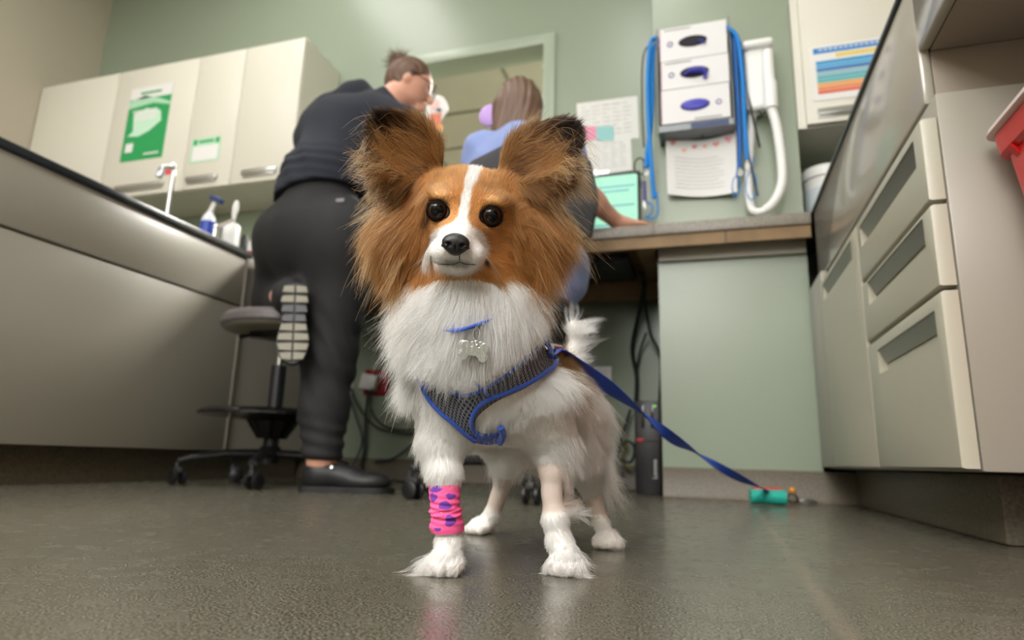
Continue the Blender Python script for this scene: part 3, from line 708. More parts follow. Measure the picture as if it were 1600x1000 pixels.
P = spline([aty(*p) for p in hp], 24)
nr = len(P); rad = [(.0165+.0008*math.sin(i*1.3)) if i < nr*.5 else .0135+.0006*math.sin(i*1.3) for i in range(nr)]
mb = MB(); mb.tube(P, rad, 16); mb.build('hose', M['dry'], t)
mb = MB(); mb.tube([aty(1183, 168, 2.25), aty(1190, 180, 2.24), aty(1199, 172, 2.23)], .004, 8); mb.build('hook', M['dark'], t)

# ------------------------------------------------------------------ papers on the back wall, monitor
PY = YB-.002
def note(pts, name, label, cat, m, g=None, lines=0, y=PY):
    c = quad(pts, y); t = thing(name, label, cat, c[0], g)
    panel('sheet', c, m, t)
    for k in range(lines):
        v = .12+.8*k/max(lines, 1)
        l = MB(); a = c[0]*(1-v)+c[3]*v; b = c[1]*(1-v)+c[2]*v
        for q in range(5):
            s0, s1 = .08+q*.17, .08+q*.17+(.13 if (k*7+q*3) % 4 else .07); p0 = a*(1-s0)+b*s0; p1 = a*(1-s1)+b*s1
            l.tube([p0+np.array([0, -.002, 0]), p1+np.array([0, -.002, 0])], .0015, 4)
        l.build('text_line', mat_line, t, False)
    return t
mat_line = mat('sheet_print', (196, 197, 198), .7)
note([(901, 162), (996, 150), (999, 216), (903, 226)], 'wall_sheet', 'upper printed sheet on the wall above the screen', 'paper', M['paper'], 'papers pinned above the screen', 8)
note([(908, 221), (986, 215), (988, 266), (910, 276)], 'wall_sheet', 'lower printed sheet on the wall just above the screen', 'paper', M['paper'], 'papers pinned above the screen', 8, PY-.003)
note([(905, 198), (931, 197), (932, 218), (908, 222)], 'sticky_note', 'pink sticky note on the upper sheet', 'note', mat('note_pink', (236, 158, 186), .6), 'sticky notes', 0, PY-.006)
note([(932, 198), (958, 197), (959, 219), (933, 220)], 'sticky_note', 'pale teal sticky note on the upper sheet', 'note', mat('note_teal', (150, 208, 208), .6), 'sticky notes', 0, PY-.006)
t = thing('computer_monitor', 'black-framed computer screen glowing pale green on the desk', 'monitor', (-.42, 2.55, .95))
MY = 2.52
c = quad([(838, 283), (1000, 266), (1000, 345), (838, 356)], MY)
x0, x1 = c[0][0], c[1][0]; z1 = c[1][2]; z0 = .975
mb = MB(); mb.b2(x0, x1, MY, MY+.03, z0, z1, .004); mb.build('bezel', M['black'], t)
M['screen'] = mat('screen_green', (140, 205, 175), .3, emit=((120, 196, 166), .55))
sheet(x0+.012, x1-.012, z0+.012, z1-.014, MY-.0006, 'screen', M['screen'], t)
M['scr2'] = mat('screen_line', (100, 160, 160), .3, emit=((90, 150, 160), .5))
for k, (a, b, z) in enumerate(((.05, .95, .80), (.1, .9, .74), (.5, .95, .55), (.1, .8, .3), (.3, .9, .22))):
    sheet(x0+(x1-x0)*a, x0+(x1-x0)*b, z0+(z1-z0)*z, z0+(z1-z0)*(z+.03), MY-.002, 'screen_line', M['scr2'], t, .0004)
mb = MB(); mb.b2(x0+.1, x1-.1, MY+.0, MY+.12, .951, .962, .003); mb.b2((x0+x1)/2-.02, (x0+x1)/2+.02, MY+.03, MY+.05, .962, 1.1, .003); mb.build('stand', M['black'], t)
q = aty(922, 272, 2.5)
mb = MB(); mb.box((q[0], 2.516, z1+.007), (.06, .018, .022), .006); mb.box((q[0]+.055, 2.516, z1+.005), (.05, .012, .012), .004)
tag(mb.build('white_glare', mat('glow_white', (255, 255, 255), .3, emit=((255, 255, 255), 1.2))), 'bright white glare object on top of the green screen', 'lamp')  # unidentified white glare, made to glow by its own emission
# figure cut-out beside the standing person's face, lavender oval by the seated person's hair
t = thing('oval_cutout', 'white oval cut-out with orange and pink shapes before the bending face', 'decoration', aty(684, 180, 2.5))
def oval(cx, cy, rx, ry, Y, n=28): return [aty(cx+rx*math.cos(a), cy-ry*math.sin(a), Y) for a in np.linspace(0, 2*PI, n, endpoint=False)]
def plate(name, P, th, m, parent):
    mb = MB(); lo = [mb.bm.verts.new(Vector(p)) for p in P]; hi = [mb.bm.verts.new(Vector(p)+Vector((0, -th, 0))) for p in P]; mb.bm.faces.new(lo); mb.bm.faces.new(hi)
    for i in range(len(P)): mb.bm.faces.new((lo[i], lo[(i+1) % len(P)], hi[(i+1) % len(P)], hi[i]))
    return mb.build(name, m, parent, False)
plate('board', oval(684, 172, 17, 23, 2.5)[0:15]+oval(676, 188, 12, 24, 2.5)[15:], .004, M['paper'], t)
plate('orange_shape', quad([(672, 178), (690, 177), (688, 206), (670, 208)], 2.4955), .002, mat('coral_print', (236, 140, 112), .6), t)
plate('yellow_shape', oval(688, 200, 5, 6, 2.493), .001, mat('apricot_print', (240, 178, 110), .6), t)
plate('pink_shape', oval(679, 163, 8, 9, 2.4955), .002, mat('pale_pink_print', (240, 196, 190), .6), t)
plate('grey_shape', oval(686, 172, 4, 3, 2.493), .001, mat('slate_print', (110, 120, 140), .6), t)
mb = MB(); s0 = aty(680, 205, 2.5); mb.tube([(s0[0], 2.5, .962), (s0[0], 2.5, s0[2]+.02)], .004, 8); mb.lathe([(0, 0), (.05, 0), (.05, .008), (0, .01)], (s0[0], 2.5, .951)); mb.build('stand', M['steel'], t)

# ------------------------------------------------------------------ low wall: outlets, cables, computer
OY = YB-.001
def plate_box(pxs, name, label, cat, m, g=None, th=.008, y=OY):
    a, b = aty(pxs[0], pxs[1], y), aty(pxs[2], pxs[3], y); t = thing(name, label, cat, (a+b)/2, g)
    mb = MB(); mb.b2(a[0], b[0], y-th, y, b[2], a[2], .003); mb.build('cover_plate', m, t); return t, a, b
t, a, b = plate_box((572, 578, 608, 618), 'wall_socket', 'dark red socket plate low on the green wall under the desk', 'socket', M['dred'])
mb = MB()
for f in (.3, .7): mb.b2(a[0]+(b[0]-a[0])*.35, a[0]+(b[0]-a[0])*.65, OY-.0105, OY-.0075, b[2]+(a[2]-b[2])*(f-.13), b[2]+(a[2]-b[2])*(f+.13), .002)
mb.build('outlet_face', mat('socket_dark', (92, 12, 16), .4), t)
mb = MB(); q = aty(577, 597, OY-.03); mb.box(tuple(q), (.085, .04, .075), .006, Matrix.Rotation(.2, 3, 'Y')); tag(mb.build('white_adapter', M['wplas']), 'white power adapter plugged into the red socket plate', 'adapter')
t, a, b = plate_box((533, 577, 551, 616), 'wall_socket', 'white socket plate right beside the bending person\'s leg', 'socket', M['wplas'])
mb = MB()
for f in (.3, .7): mb.b2((a[0]+b[0])/2-.02, (a[0]+b[0])/2+.015, OY-.02, OY-.0075, b[2]+(a[2]-b[2])*f-.016, b[2]+(a[2]-b[2])*f+.016, .003)
mb.build('outlet_face', mat('socket_blue_grey', (120, 130, 160), .4), t)
t, a, b = plate_box((926, 573, 956, 617), 'wall_socket', 'white data socket plate behind the dog\'s back with a yellow cable', 'socket', M['wplas'])
mb = MB(); mb.b2((a[0]+b[0])/2-.012, (a[0]+b[0])/2+.012, OY-.012, OY-.0075, (a[2]+b[2])/2-.01, (a[2]+b[2])/2+.014, .002); mb.build('outlet_face', mat('jack_grey', (80, 92, 120), .4), t)
def cable(pts, r, m, label, g=None, ip=10):
    mb = MB(); mb.tube(spline([aty(*p) for p in pts], ip), r, 8); return tag(mb.build('cable', m), label, 'cable', g)
M['cblk'] = mat('cable_black', (20, 22, 22), .5); M['cyel'] = mat('cable_yellow', (150, 128, 62), .5); M['cblu'] = mat('cable_navy', (38, 52, 70), .5)
g = 'cables under the desk'
cable([(577, 606, 2.76), (572, 650, 2.77), (570, 700, 2.77), (566, 735, 2.77), (590, 750, 2.74), (640, 754, 2.7)], .008, M['cblk'], 'thick black cable dropping straight from the white adapter', g)
cable([(582, 606, 2.75), (580, 640, 2.76), (600, 665, 2.77), (640, 672, 2.77), (700, 660, 2.77)], .005, M['cblk'], 'black cable sagging right from the red socket', g)
cable([(548, 606, 2.78), (560, 635, 2.77), (590, 668, 2.77), (650, 678, 2.77), (720, 672, 2.77)], .005, M['cblk'], 'black cable sagging from the white socket behind the dog', g)
cable([(541, 608, 2.78), (556, 650, 2.77), (566, 690, 2.76), (550, 730, 2.74), (540, 750, 2.7)], .005, M['cblu'], 'dark cable running down beside the bending person\'s shoe', g)
cable([(700, 655, 2.77), (650, 690, 2.77), (615, 716, 2.77), (585, 722, 2.77)], .005, M['cblu'], 'navy cable slanting low across the green wall', g)
cable([(938, 600, 2.78), (942, 640, 2.77), (965, 660, 2.77), (978, 690, 2.77), (974, 720, 2.77), (985, 735, 2.74)], .006, M['cyel'], 'yellow cable hanging from the data socket', g)
cable([(1000, 425, 2.45), (1006, 450, 2.6), (996, 500, 2.7), (988, 545, 2.75), (995, 590, 2.76), (993, 640, 2.73)], .009, M['cblk'], 'thick black cable from the under-desk box to the computer', g)
cable([(1004, 425, 2.5), (1008, 470, 2.6), (1016, 520, 2.68), (1032, 560, 2.7), (1030, 640, 2.74)], .006, M['cblk'], 'black cable crossing to the right above the computer', g)
cable([(1010, 520, 2.7), (1001, 545, 2.74), (996, 575, 2.76), (992, 630, 2.75)], .005, M['cblk'], 'thin black cable joining the bundle above the computer', g)
cable([(985, 640, 2.74), (970, 690, 2.7), (966, 715, 2.68), (985, 722, 2.66), (992, 700, 2.68), (978, 690, 2.7), (962, 720, 2.68), (975, 745, 2.66)], .006, M['cblk'], 'looped black cable left of the computer', g)
t = thing('computer_tower', 'small black computer tower standing on the floor under the desk', 'computer', (-.24, 2.6, 0))
CYF = 2.44; a, b = aty(992, 626, CYF), aty(1036, 772, CYF)
x0, x1, z1 = aty(993, 770, CYF)[0], aty(1034, 770, CYF)[0], a[2]
x1 = min(x1, CX0-.006)
mb = MB(); mb.b2(x0, x1, CYF, CYF+.28, .0, z1, .004); mb.build('case', M['black'], t)
mb = MB(); zs_ = z1*.62
for x in (x0+.025, x0+.06): mb.b2(x, x+.012, CYF-.003, CYF-.0001, z1*.7, z1*.96, .001)
mb.build('vent', M['blackgl'], t)
mb = MB(); mb.b2(x0+.002, x1-.002, CYF-.004, CYF-.0001, z1*.56, z1*.59, .001); mb.build('front_ridge', M['dark'], t)
mb = MB(); mb.b2(x0+.008, x0+.032, CYF-.006, CYF-.004, z1*.555, z1*.59, .001); mb.build('red_mark', mat('mark_red', (200, 30, 40), .5), t)
mb = MB(); mb.lathe([(0, 0), (.004, 0), (.004, .002), (0, .002)], (x1-.018, CYF-.0005, z1*.94), Matrix.Rotation(PI/2, 3, 'X'), 12); mb.build('status_light', mat('led_green', (120, 220, 60), .4, emit=((120, 230, 60), .8)), t)
text('lettering', 'Lenovo', .023, M['wplas'], (x1-.022, CYF-.001, z1*.27), (0, 0, 1), (-1, 0, 0), t)
# ------------------------------------------------------------------ stool and chair
def caster(parent, x, y, ang, m=None):
    c = Matrix.Rotation(ang, 3, 'Z')
    f = MB(); o = Vector((x, y, 0))
    f.tube([o+Vector((0, 0, .052)), o+Vector((0, 0, .075))], .007, 10)
    f.box(tuple(o+c@Vector((.012, 0, .048))), (.04, .022, .02), .006, c); fo = f.build('caster', M['dark'], parent)
    for s in (-1, 1):
        wv = MB(); wv.lathe([(0, -.007), (.02, -.007), (.0245, -.004), (.0245, .004), (.02, .007), (0, .007)], tuple(o+c@Vector((.014, s*.016, .0245))), c@Matrix.Rotation(PI/2, 3, 'X'), 20)
        wv.build('wheel', M['black'], fo)
def star_base(parent, cx, cy, R, a0, m):
    b = MB(); b.lathe([(0, .075), (.038, .075), (.04, .12), (.03, .135), (0, .135)], (cx, cy, 0)); b.build('hub', m, parent)
    for k in range(5):
        a = a0+k*2*PI/5; d = Vector((math.cos(a), math.sin(a), 0))
        g = MB(); c = Vector((cx, cy, 0)); g.tube([c+d*.03+Vector((0, 0, .108)), c+d*R*.5+Vector((0, 0, .106)), c+d*R*.85+Vector((0, 0, .09)), c+d*R+Vector((0, 0, .078))], [.022, .02, .017, .014], 10, flat=.7)
        g.build('leg', m, parent)
        caster(parent, cx+d.x*R, cy+d.y*R, a+.6*(k-2)+PI)
SX, SY = -1.478, 1.93
t = thing('rolling_stool', 'grey round rolling stool with a footplate in front of the left cabinets', 'stool', (SX, SY, 0))
star_base(t, SX, SY, .285, math.radians(226), M['black'])
M['seatv'] = mat('grey_vinyl', (92, 86, 86), .4)
mb = MB(); mb.lathe([(0, .60), (.17, .598), (.20, .592), (.213, .575), (.213, .555), (.205, .545), (0, .545)], (SX, SY, 0), n=40); mb.build('seat', M['seatv'], t)
mb = MB(); mb.lathe([(0, .535), (.17, .535), (.198, .54), (.203, .5449), (0, .5449)], (SX, SY, 0), n=40); mb.build('seat_pan', mat('seat_pan_grey', (168, 162, 148), .5), t)
mb = MB(); mb.tube([(SX, SY, .40), (SX, SY, .535)], .012, 14); mb.build('piston', M['chrome'], t)
mb = MB(); mb.tube([(SX, SY, .13), (SX, SY, .42)], .026, 18); mb.build('column', M['black'], t)
mb = MB(); mb.tube([(SX+.01, SY-.02, .53), (SX-.06, SY-.1, .515), (SX-.08, SY-.13, .505)], [.006, .006, .009], 8); mb.box((SX-.02, SY-.02, .528), (.12, .12, .012), .003); mb.build('lever', M['black'], t)
mb = MB(); mb.lathe([(.03, .255), (.17, .262), (.235, .255), (.25, .245), (.25, .236), (.22, .238), (.09, .22), (.05, .16), (.028, .16)], (SX, SY, 0), n=44); mb.build('footplate', M['blackgl'], t)

QX, QY = -.60, 1.84
t = thing('office_chair', 'tall black wheeled desk chair under the seated person in light blue', 'chair', (QX, QY, 0))
star_base(t, QX, QY, .29, math.radians(232), M['dark'])
mb = MB(); mb.tube([(QX, QY, .13), (QX, QY, .50)], .026, 16); mb.build('column', M['black'], t)
mb = MB(); mb.rings([[(QX+(p[0])*sx, QY+.02+(p[1])*sx, z) for p in [(x, y) for x, y, _ in rr(0, 0, .24, .23, 0, .09)]] for z, sx in ((.50, .9), (.515, 1), (.545, 1.0), (.565, .94))]); mb.build('seat', mat('chair_fabric', (34, 33, 36), .8), t)
B = MB(); rows = []
for z, w_, y in ((.70, .16, -.235), (.73, .205, -.24), (.84, .225, -.245), (.95, .205, -.235), (1.0, .16, -.225), (1.02, .10, -.222)):
    r = []
    for k in range(13): u = -1+2*k/12; r.append((QX+.10+u*w_, QY+y+.05*abs(u)**2, z))
    for k in range(13): u = 1-2*k/12; r.append((QX+.10+u*w_, QY+y+.05*abs(u)**2+.035, z))
    rows.append(r)
B.rings(rows); B.build('backrest', mat('chair_mesh', (38, 38, 42), .7), t)
mb = MB(); mb.tube([(QX, QY-.05, .49), (QX, QY-.2, .5), (QX+.05, QY-.25, .58), (QX+.09, QY-.235, .76)], .016, 12, flat=.6); mb.build('back_bracket', M['black'], t)
# ------------------------------------------------------------------ people
M['skin'] = mat('skin', (214, 160, 138), .5, sub=.15)
M['navy'] = mat('navy_knit', (30, 34, 45), .9, bump=(350, .3, .001))
M['trous'] = mat('black_trousers', (20, 20, 22), .8)
M['hair'] = mat('brown_hair', (96, 68, 50), .5); M['hair2'] = mat('chestnut_hair', (104, 78, 62), .45)
M['scrub'] = mat('light_blue_scrubs', (128, 146, 200), .8, sheen=.2)
M['shoe'] = mat('black_shoe', (26, 26, 28), .5)
def A(*p): return np.array(aty(*p))
def strands(name, roots, m, parent, r0=.0012, r1=.0006):
    """real hair strands as one hair curve object"""
    hc = bpy.data.hair_curves.new(name); hc.add_curves([len(s) for s in roots])
    P = np.concatenate(roots).astype(np.float32); hc.attributes['position'].data.foreach_set('vector', P.ravel())
    rad = hc.attributes.new('radius', 'FLOAT', 'POINT'); rr_ = np.concatenate([np.linspace(r0, r1, len(s)) for s in roots]).astype(np.float32); rad.data.foreach_set('value', rr_)
    hc.materials.append(m); o = bpy.data.objects.new(name, hc); COL.objects.link(o)
    o.parent = parent; o.matrix_parent_inverse = Matrix.Translation(-Vector(parent.location)); return o

def hand(F, wrist, d, side, palm_n, s=1.0, curl=.35):
    """adds a palm, four fingers and a thumb to field F; d = finger direction, side = towards thumb, palm_n = palm normal"""
    d = d/np.linalg.norm(d); side = side-d*(side@d); side /= np.linalg.norm(side); n = palm_n/np.linalg.norm(palm_n)
    w_ = wrist
    F.cap(w_, w_+d*.03*s, .024*s, .026*s, k=.02)
    for k, (o, L) in enumerate(((.026, .075), (.009, .085), (-.009, .08), (-.025, .062))):
        b = w_+d*.02*s+side*o*.7*s; m_ = w_+d*.085*s+side*o*s
        F.cap(b, m_, .012*s, .0105*s, k=.014)
        j1 = m_+(d+n*curl*.6)/np.linalg.norm(d+n*curl*.6)*L*.5*s; j2 = j1+(d+n*curl*1.8)/np.linalg.norm(d+n*curl*1.8)*L*.5*s
        F.cap(m_, j1, .0095*s, .0085*s, k=.004); F.cap(j1, j2, .0085*s, .0068*s, k=.004)
    tb = w_+d*.025*s+side*.022*s; t1 = tb+(d*.7+side*.75)*.035*s; t2 = t1+(d+side*.2+n*.3)*.032*s
    F.cap(tb, t1, .012*s, .0105*s, k=.012); F.cap(t1, t2, .0105*s, .008*s, k=.005)

# --- standing person bent over the desk
t = thing('person', 'person in navy top and black trousers bending over the desk, hair in a bun', 'person', (-1.1, 1.75, 0))
hipR, hipL = A(540, 380, 1.80), A(458, 375, 1.86)
kneeR, ankR = A(513, 570, 1.78), A(503, 716, 1.72)
kneeL, ankL = A(432, 470, 2.02), A(452, 462, 1.70)
waist = A(505, 290, 1.86); chest = A(545, 215, 1.98); neckb = A(612, 158, 2.07)
head = A(640, 132, 2.12)
shR, shL = A(628, 205, 2.0), A(520, 180, 2.1)
Hd = .088
fwd_ = np.array([.82, .42, -.38]); fwd_ /= np.linalg.norm(fwd_)          # where the face points
upv = np.array([.25, .15, .95]); upv -= fwd_*(upv@fwd_); upv /= np.linalg.norm(upv); sdv = np.cross(fwd_, upv)
F = Field(.035)
F.cap(hipL*.5+hipR*.5, waist, .135, .115).cap(waist, chest, .12, .13).cap(chest, neckb, .12, .06)
F.chain([hipR, kneeR, ankR, ankR+np.array([0, 0, -.05])], [.09, .06, .038, .034]).chain([hipL, kneeL, ankL], [.09, .06, .038])
F.cap(neckb, head, .05, .045, k=.03)
Rm = np.stack([sdv, fwd_, upv])
F.ell(head, (.073, .092, .102), Rm, k=.02); F.ell(head+fwd_*.03-upv*.055, (.05, .055, .045), Rm, k=.02)
F.cap(head+fwd_*.088-upv*.005, head+fwd_*.108-upv*.03, .008, .0125, k=.012)            # nose
F.cap(head+fwd_*.093-upv*.058, head+fwd_*.095-upv*.062, .012, .012, k=.008)            # lips
F.ell(head+fwd_*.082-upv*.09, (.022, .02, .018), Rm, k=.02)
for s in (-1, 1):
    F.ell(head+fwd_*.083+sdv*s*.03+upv*.006, .011, k=.006, sub=True)
    F.ell(head+sdv*s*.073-upv*.012-fwd_*.005, (.009, .018, .03), Rm, k=.006)
elR, elL = A(655, 330, 2.02), A(560, 300, 2.3)
haR, haL = np.array([-.88, 2.30, .985]), np.array([-1.18, 2.38, .985])
F.chain([shR, elR, haR], [.05, .04, .028], k=.03).chain([shL, elL, haL], [.05, .04, .028], k=.03)
hand(F, haR, np.array([.25, 1, -.1]), np.array([-1, .2, 0]), np.array([0, 0, -1.0]), curl=.2); hand(F, haL, np.array([.25, 1, -.1]), np.array([1, -.2, 0]), np.array([0, 0, -1.0]), curl=.2)
V, Q = F.surf((-1.75, 1.5, .02), (-.6, 2.65, 1.75), .0085); grid_mesh('body', V, Q, M['skin'], t)
# trousers: one leg planted, the other knee bent
F = Field(.05)
F.cap(hipL+np.array([.02, 0, -.02]), hipR+np.array([-.02, 0, -.02]), .145, .145).cap((hipL+hipR)/2+np.array([0, 0, .02]), waist+np.array([0, 0, -.03]), .165, .125)
F.ell(A(478, 370, 1.80), (.115, .105, .15)); F.ell(A(532, 375, 1.80), (.115, .105, .15))
F.chain([hipR, kneeR, A(506, 640, 1.75), ankR+np.array([0, 0, .01])], [.12, .077, .066, .062], k=.06)
F.chain([hipL, kneeL], [.13, .085]).cap(kneeL, ankL+np.array([-.0, .05, 0]), .08, .062)
F.cap(ankL+np.array([0, .06, 0]), ankL+np.array([0, .015, 0]), .064, .066, k=.01)
for q in ((480, 560, 1.69, .05), (520, 545, 1.70, .045), (500, 690, 1.68, .03)): pass
V, Q = F.surf((-1.75, 1.5, .05), (-.85, 2.2, 1.25), .009, lambda P: np.maximum(.095-P[:, 2], P[:, 2]-1.19-.25*(P[:, 0]+1.3)))
# cloth folds behind the knees, at the seat and the ankle
f_ = .0035*np.sin(V[:, 2]*70+V[:, 0]*70+3*np.sin(V[:, 1]*13+V[:, 0]*9))*np.exp(-((V[:, 2]-.42)/.16)**2)+.005*np.sin(V[:, 2]*150+V[:, 0]*30)*np.exp(-((V[:, 2]-.15)/.06)**2)
V = V+F.grad(V)*f_[:, None]
tr = grid_mesh('trousers', V, Q, M['trous'], t, 1)
FT = F
# navy top
F = Field(.05)
F.cap(waist+np.array([-.0, 0, -.10]), waist, .172, .150).cap(waist, chest, .14, .155).cap(chest, neckb+np.array([-.03, 0, -.03]), .15, .085)
F.ell(A(520, 215, 1.98), (.16, .12, .15)); F.ell(A(590, 200, 2.0), (.14, .12, .12))
F.cap(A(505, 190, 2.06), A(560, 155, 2.08), .085, .08)
F.chain([shR, elR, elR*.4+haR*.6], [.098, .07, .05], k=.04).chain([shL, elL, elL*.4+haL*.6], [.078, .062, .05], k=.04)
nd = (head-neckb)/np.linalg.norm(head-neckb)
V, Q = F.surf((-1.75, 1.6, .9), (-.65, 2.5, 1.75), .009, lambda P: np.maximum((P-neckb)@nd-.045, 1.02+.2*(P[:, 0]+1.3)-P[:, 2]))
f_ = .003*np.sin(V[:, 2]*35+V[:, 0]*60+3*np.sin(V[:, 1]*14+V[:, 0]*8))+.004*np.sin(V[:, 2]*160)*np.exp(-((V[:, 2]-1.1)/.06)**2)
V = V+F.grad(V)*f_[:, None]
grid_mesh('top', V, Q, M['navy'], t, 1)
mb = MB(); q = FT.hit(531, 313, 1.2, 2.6)
mb.box(tuple(A(531, 313, q[1]-.008)), (.03, .003, .012), .001); lab(mb.build('waist_tag', mat('tag_grey', (130, 126, 130), .5), tr), 'small grey tag on the trouser waistband')
# hair with bun, ear, glasses
F = Field(.02); F.ell(head-fwd_*.012+upv*.012, (.08, .094, .104), Rm); bun = head-fwd_*.085+upv*.065
def hclip(P):
    L = (P-head)
    return (L@fwd_)*.75-(L@upv)*.62-.012
V, Q = F.surf(head-.2, head+.2, .005, hclip)
V = V+F.grad(V)*(.0018*np.sin(((V-bun)@sdv)*420))[:, None]
hr = grid_mesh('hair', V, Q, M['hair'], t)
F = Field(.012); F.ell(bun, (.036, .034, .036))
rs = np.random.default_rng(3)
for _ in range(9):
    v = rs.normal(size=3); v /= np.linalg.norm(v); F.ell(bun+v*.026, .016+.006*rs.random())
V, Q = F.surf(bun-.08, bun+.08, .004); grid_mesh('bun', V, Q, M['hair'], hr)
st = []
for _ in range(420):
    v = rs.normal(size=3); v /= np.linalg.norm(v); p = bun+v*.036; e = p+v*.02+rs.normal(size=3)*.012
    st.append(np.array([p, (p+e)/2+rs.normal(size=3)*.004, e]))
    L = rs.normal(size=3); L /= np.linalg.norm(L)
strands('loose_hair', st, M['hair'], hr, .0006, .0003).parent = hr
mb = MB()
for s in (-1, 1):
    c = head+fwd_*.105+sdv*s*.033+upv*.006
    mb.tube([c+sdv*.026*math.cos(a)+upv*.02*math.sin(a) for a in np.linspace(0, 2*PI, 20, endpoint=False)], .0022, 6, True)
    mb.tube([c+sdv*s*.026+upv*.006, head+sdv*s*.083+upv*.012], .002, 6)
mb.build('glasses', M['black'], t)
# shoes
def shoe(heel, toe, up, sole_m, parent, name='shoe'):
    d = toe-heel; L = np.linalg.norm(d); d = d/L; up = up-d*(up@d); up /= np.linalg.norm(up); s = np.cross(d, up)
    R_ = np.stack([s, d, up]); F = Field(.03)
    F.ell(heel+d*.045*L/.27+up*.045, (.036, .05, .042), R_); F.ell(heel+d*.19*L/.27+up*.034, (.046, .075, .03), R_); F.cap(heel+d*.05+up*.06, heel+d*.13+up*.045, .036, .036)
    V, Q = F.surf(np.minimum(heel, toe)-.1, np.maximum(heel, toe)+.12, .006, lambda P: np.maximum(.014-(P-heel)@up, (P-heel)@up-.085))
    so = grid_mesh(name, V, Q, M['shoe'], parent)
    out = [(.0, -.01), (.03, .0), (.036, .05), (.03, .11), (.043, .19), (.036, .25), (.0, .275), (-.036, .25), (-.046, .19), (-.03, .11), (-.034, .05), (-.028, .0)]
    sp = spline([(x, y, 0) for x, y in out]+[(out[0][0], out[0][1], 0)], 4)[:-1]
    mb = MB(); mb.prism([(p[0], p[1]*L/.27) for p in sp], tuple(up*.018), tuple(heel+up*.0005), tuple(s), tuple(d)); sl = mb.build('sole', sole_m, so)
    for (cx, cy) in ((.028, .09), (-.028, .09)):
        g = MB(); g.lathe([(0, 0), (.012, 0), (.01, .006), (0, .007)], tuple(heel+d*cy+up*.072+s*cx)); g.build('silver_emblem', M['steel'], so)
    return so, s, d, up, sl
M['sole'] = mat('black_sole', (20, 20, 21), .5); M['solegrey'] = mat('grey_tread', (140, 136, 122), .6); M['solemid'] = mat('mid_grey_tread', (86, 86, 92), .6)
heelR = np.array([ankR[0]-.045, ankR[1]-.02, 0]); shoe(heelR, heelR+np.array([.255, .09, 0]), np.array([0, 0, 1.0]), M['sole'], t)
hl, tl = A(462, 446, 1.645), A(456, 566, 1.60)
so, s_, d_, u_, sl = shoe(hl, tl, np.array([-.55, .85, 0.12]), M['sole'], t)
tread = [(.004, .033, .033), (.04, .036, .037), (.075, .034, .034), (.108, .032, .032), (.14, .036, .036), (.173, .042, .041), (.207, .046, .044), (.238, .037, .036)]
L_ = np.linalg.norm(tl-hl)
for k, (y, wl, wr) in enumerate(tread):
    for sgn, w_ in ((1, wl), (-1, wr)):
        g = MB(); mm = M['solemid'] if k in (2, 3) else M['solegrey']
        g.prism([(sgn*.003, 0), (sgn*w_, .003), (sgn*(w_+(.004 if k < 6 else -.006)), .023), (sgn*.003, .025)], tuple(-u_*.007), tuple(hl+d_*y*L_/.27-u_*.0002), tuple(s_), tuple(d_)); g.build('tread_block', mm, sl)

# --- seated person
t = thing('person', 'person in light blue scrubs seated at the screen, long brown hair seen from behind', 'person', (-.58, 1.88, .57))
pel = np.array([-.555, 1.86, .69]); wst = np.array([-.57, 1.90, .88]); cst = A(820, 262, 1.94); nk = A(816, 205, 1.96); hd = A(813, 172, 2.0)
sL, sR = A(755, 236, 1.95), A(880, 236, 1.95)
F = Field(.035); F.cap(pel, wst, .14, .11).cap(wst, cst, .11, .12).cap(cst, nk, .1, .05).cap(sL, sR, .05, .05)
F.ell(hd+np.array([0, .0, .0]), (.075, .092, .105), k=.02); F.ell(hd+np.array([0, .045, -.06]), (.048, .05, .045), k=.02); F.cap(nk, hd, .052, .05)
F.cap(hd+np.array([0, .092, -.01]), hd+np.array([0, .108, -.032]), .008, .012, k=.01); F.cap(hd+np.array([-.012, .092, -.06]), hd+np.array([.012, .092, -.06]), .011, .011, k=.008)
for s in (-1, 1): F.ell(hd+np.array([s*.03, .09, .006]), .011, k=.006, sub=True); F.ell(hd+np.array([s*.076, 0, -.012]), (.008, .018, .03), k=.006)
eR, wR = A(903, 295, 2.04), A(966, 341, 2.225); wR[2] = .978; eL, wL = A(735, 330, 2.0), np.array([-.85, 2.30, .985])
F.chain([sR, eR, wR], [.05, .045, .027], k=.03).chain([sL, eL, wL], [.05, .04, .027], k=.03)
F.cap(eR, eR*.6+wR*.4, .05, .044, k=.02)
hand(F, wR, np.array([.9, .32, -.06]), np.array([-.3, 1, 0]), np.array([0, 0, -1.0]), .95, .25); hand(F, wL, np.array([.3, .9, -.05]), np.array([1, -.3, 0]), np.array([0, 0, -1.0]), .95, .25)
knR, knL = np.array([-.53, 2.17, .64]), np.array([-.72, 2.17, .64]); anR, anL = np.array([-.60, 2.06, .22]), np.array([-.74, 2.06, .22])
F.chain([pel+np.array([.09, .03, -.03]), knR, anR], [.085, .055, .038]).chain([pel+np.array([-.09, .03, -.03]), knL, anL], [.085, .055, .038])
V, Q = F.surf((-1.1, 1.6, .16), (-.05, 2.5, 1.62), .0085); grid_mesh('body', V, Q, M['skin'], t)
F = Field(.05); F.cap(pel+np.array([-.06, 0, .0]), pel+np.array([.07, 0, .0]), .145, .15).cap(pel, wst, .16, .14).cap(wst, cst, .14, .14).cap(cst, nk+np.array([0, 0, -.05]), .13, .08)
F.chain([sL+np.array([0, 0, -.01]), sR+np.array([0, 0, -.01])], [.068, .068]); F.cap(cst+np.array([-.1, 0, -.02]), cst+np.array([.1, 0, -.02]), .1, .1)
F.cap(sR, sR*.4+eR*.6, .068, .064, k=.03); F.cap(sL, sL*.4+eL*.6, .068, .064, k=.03)
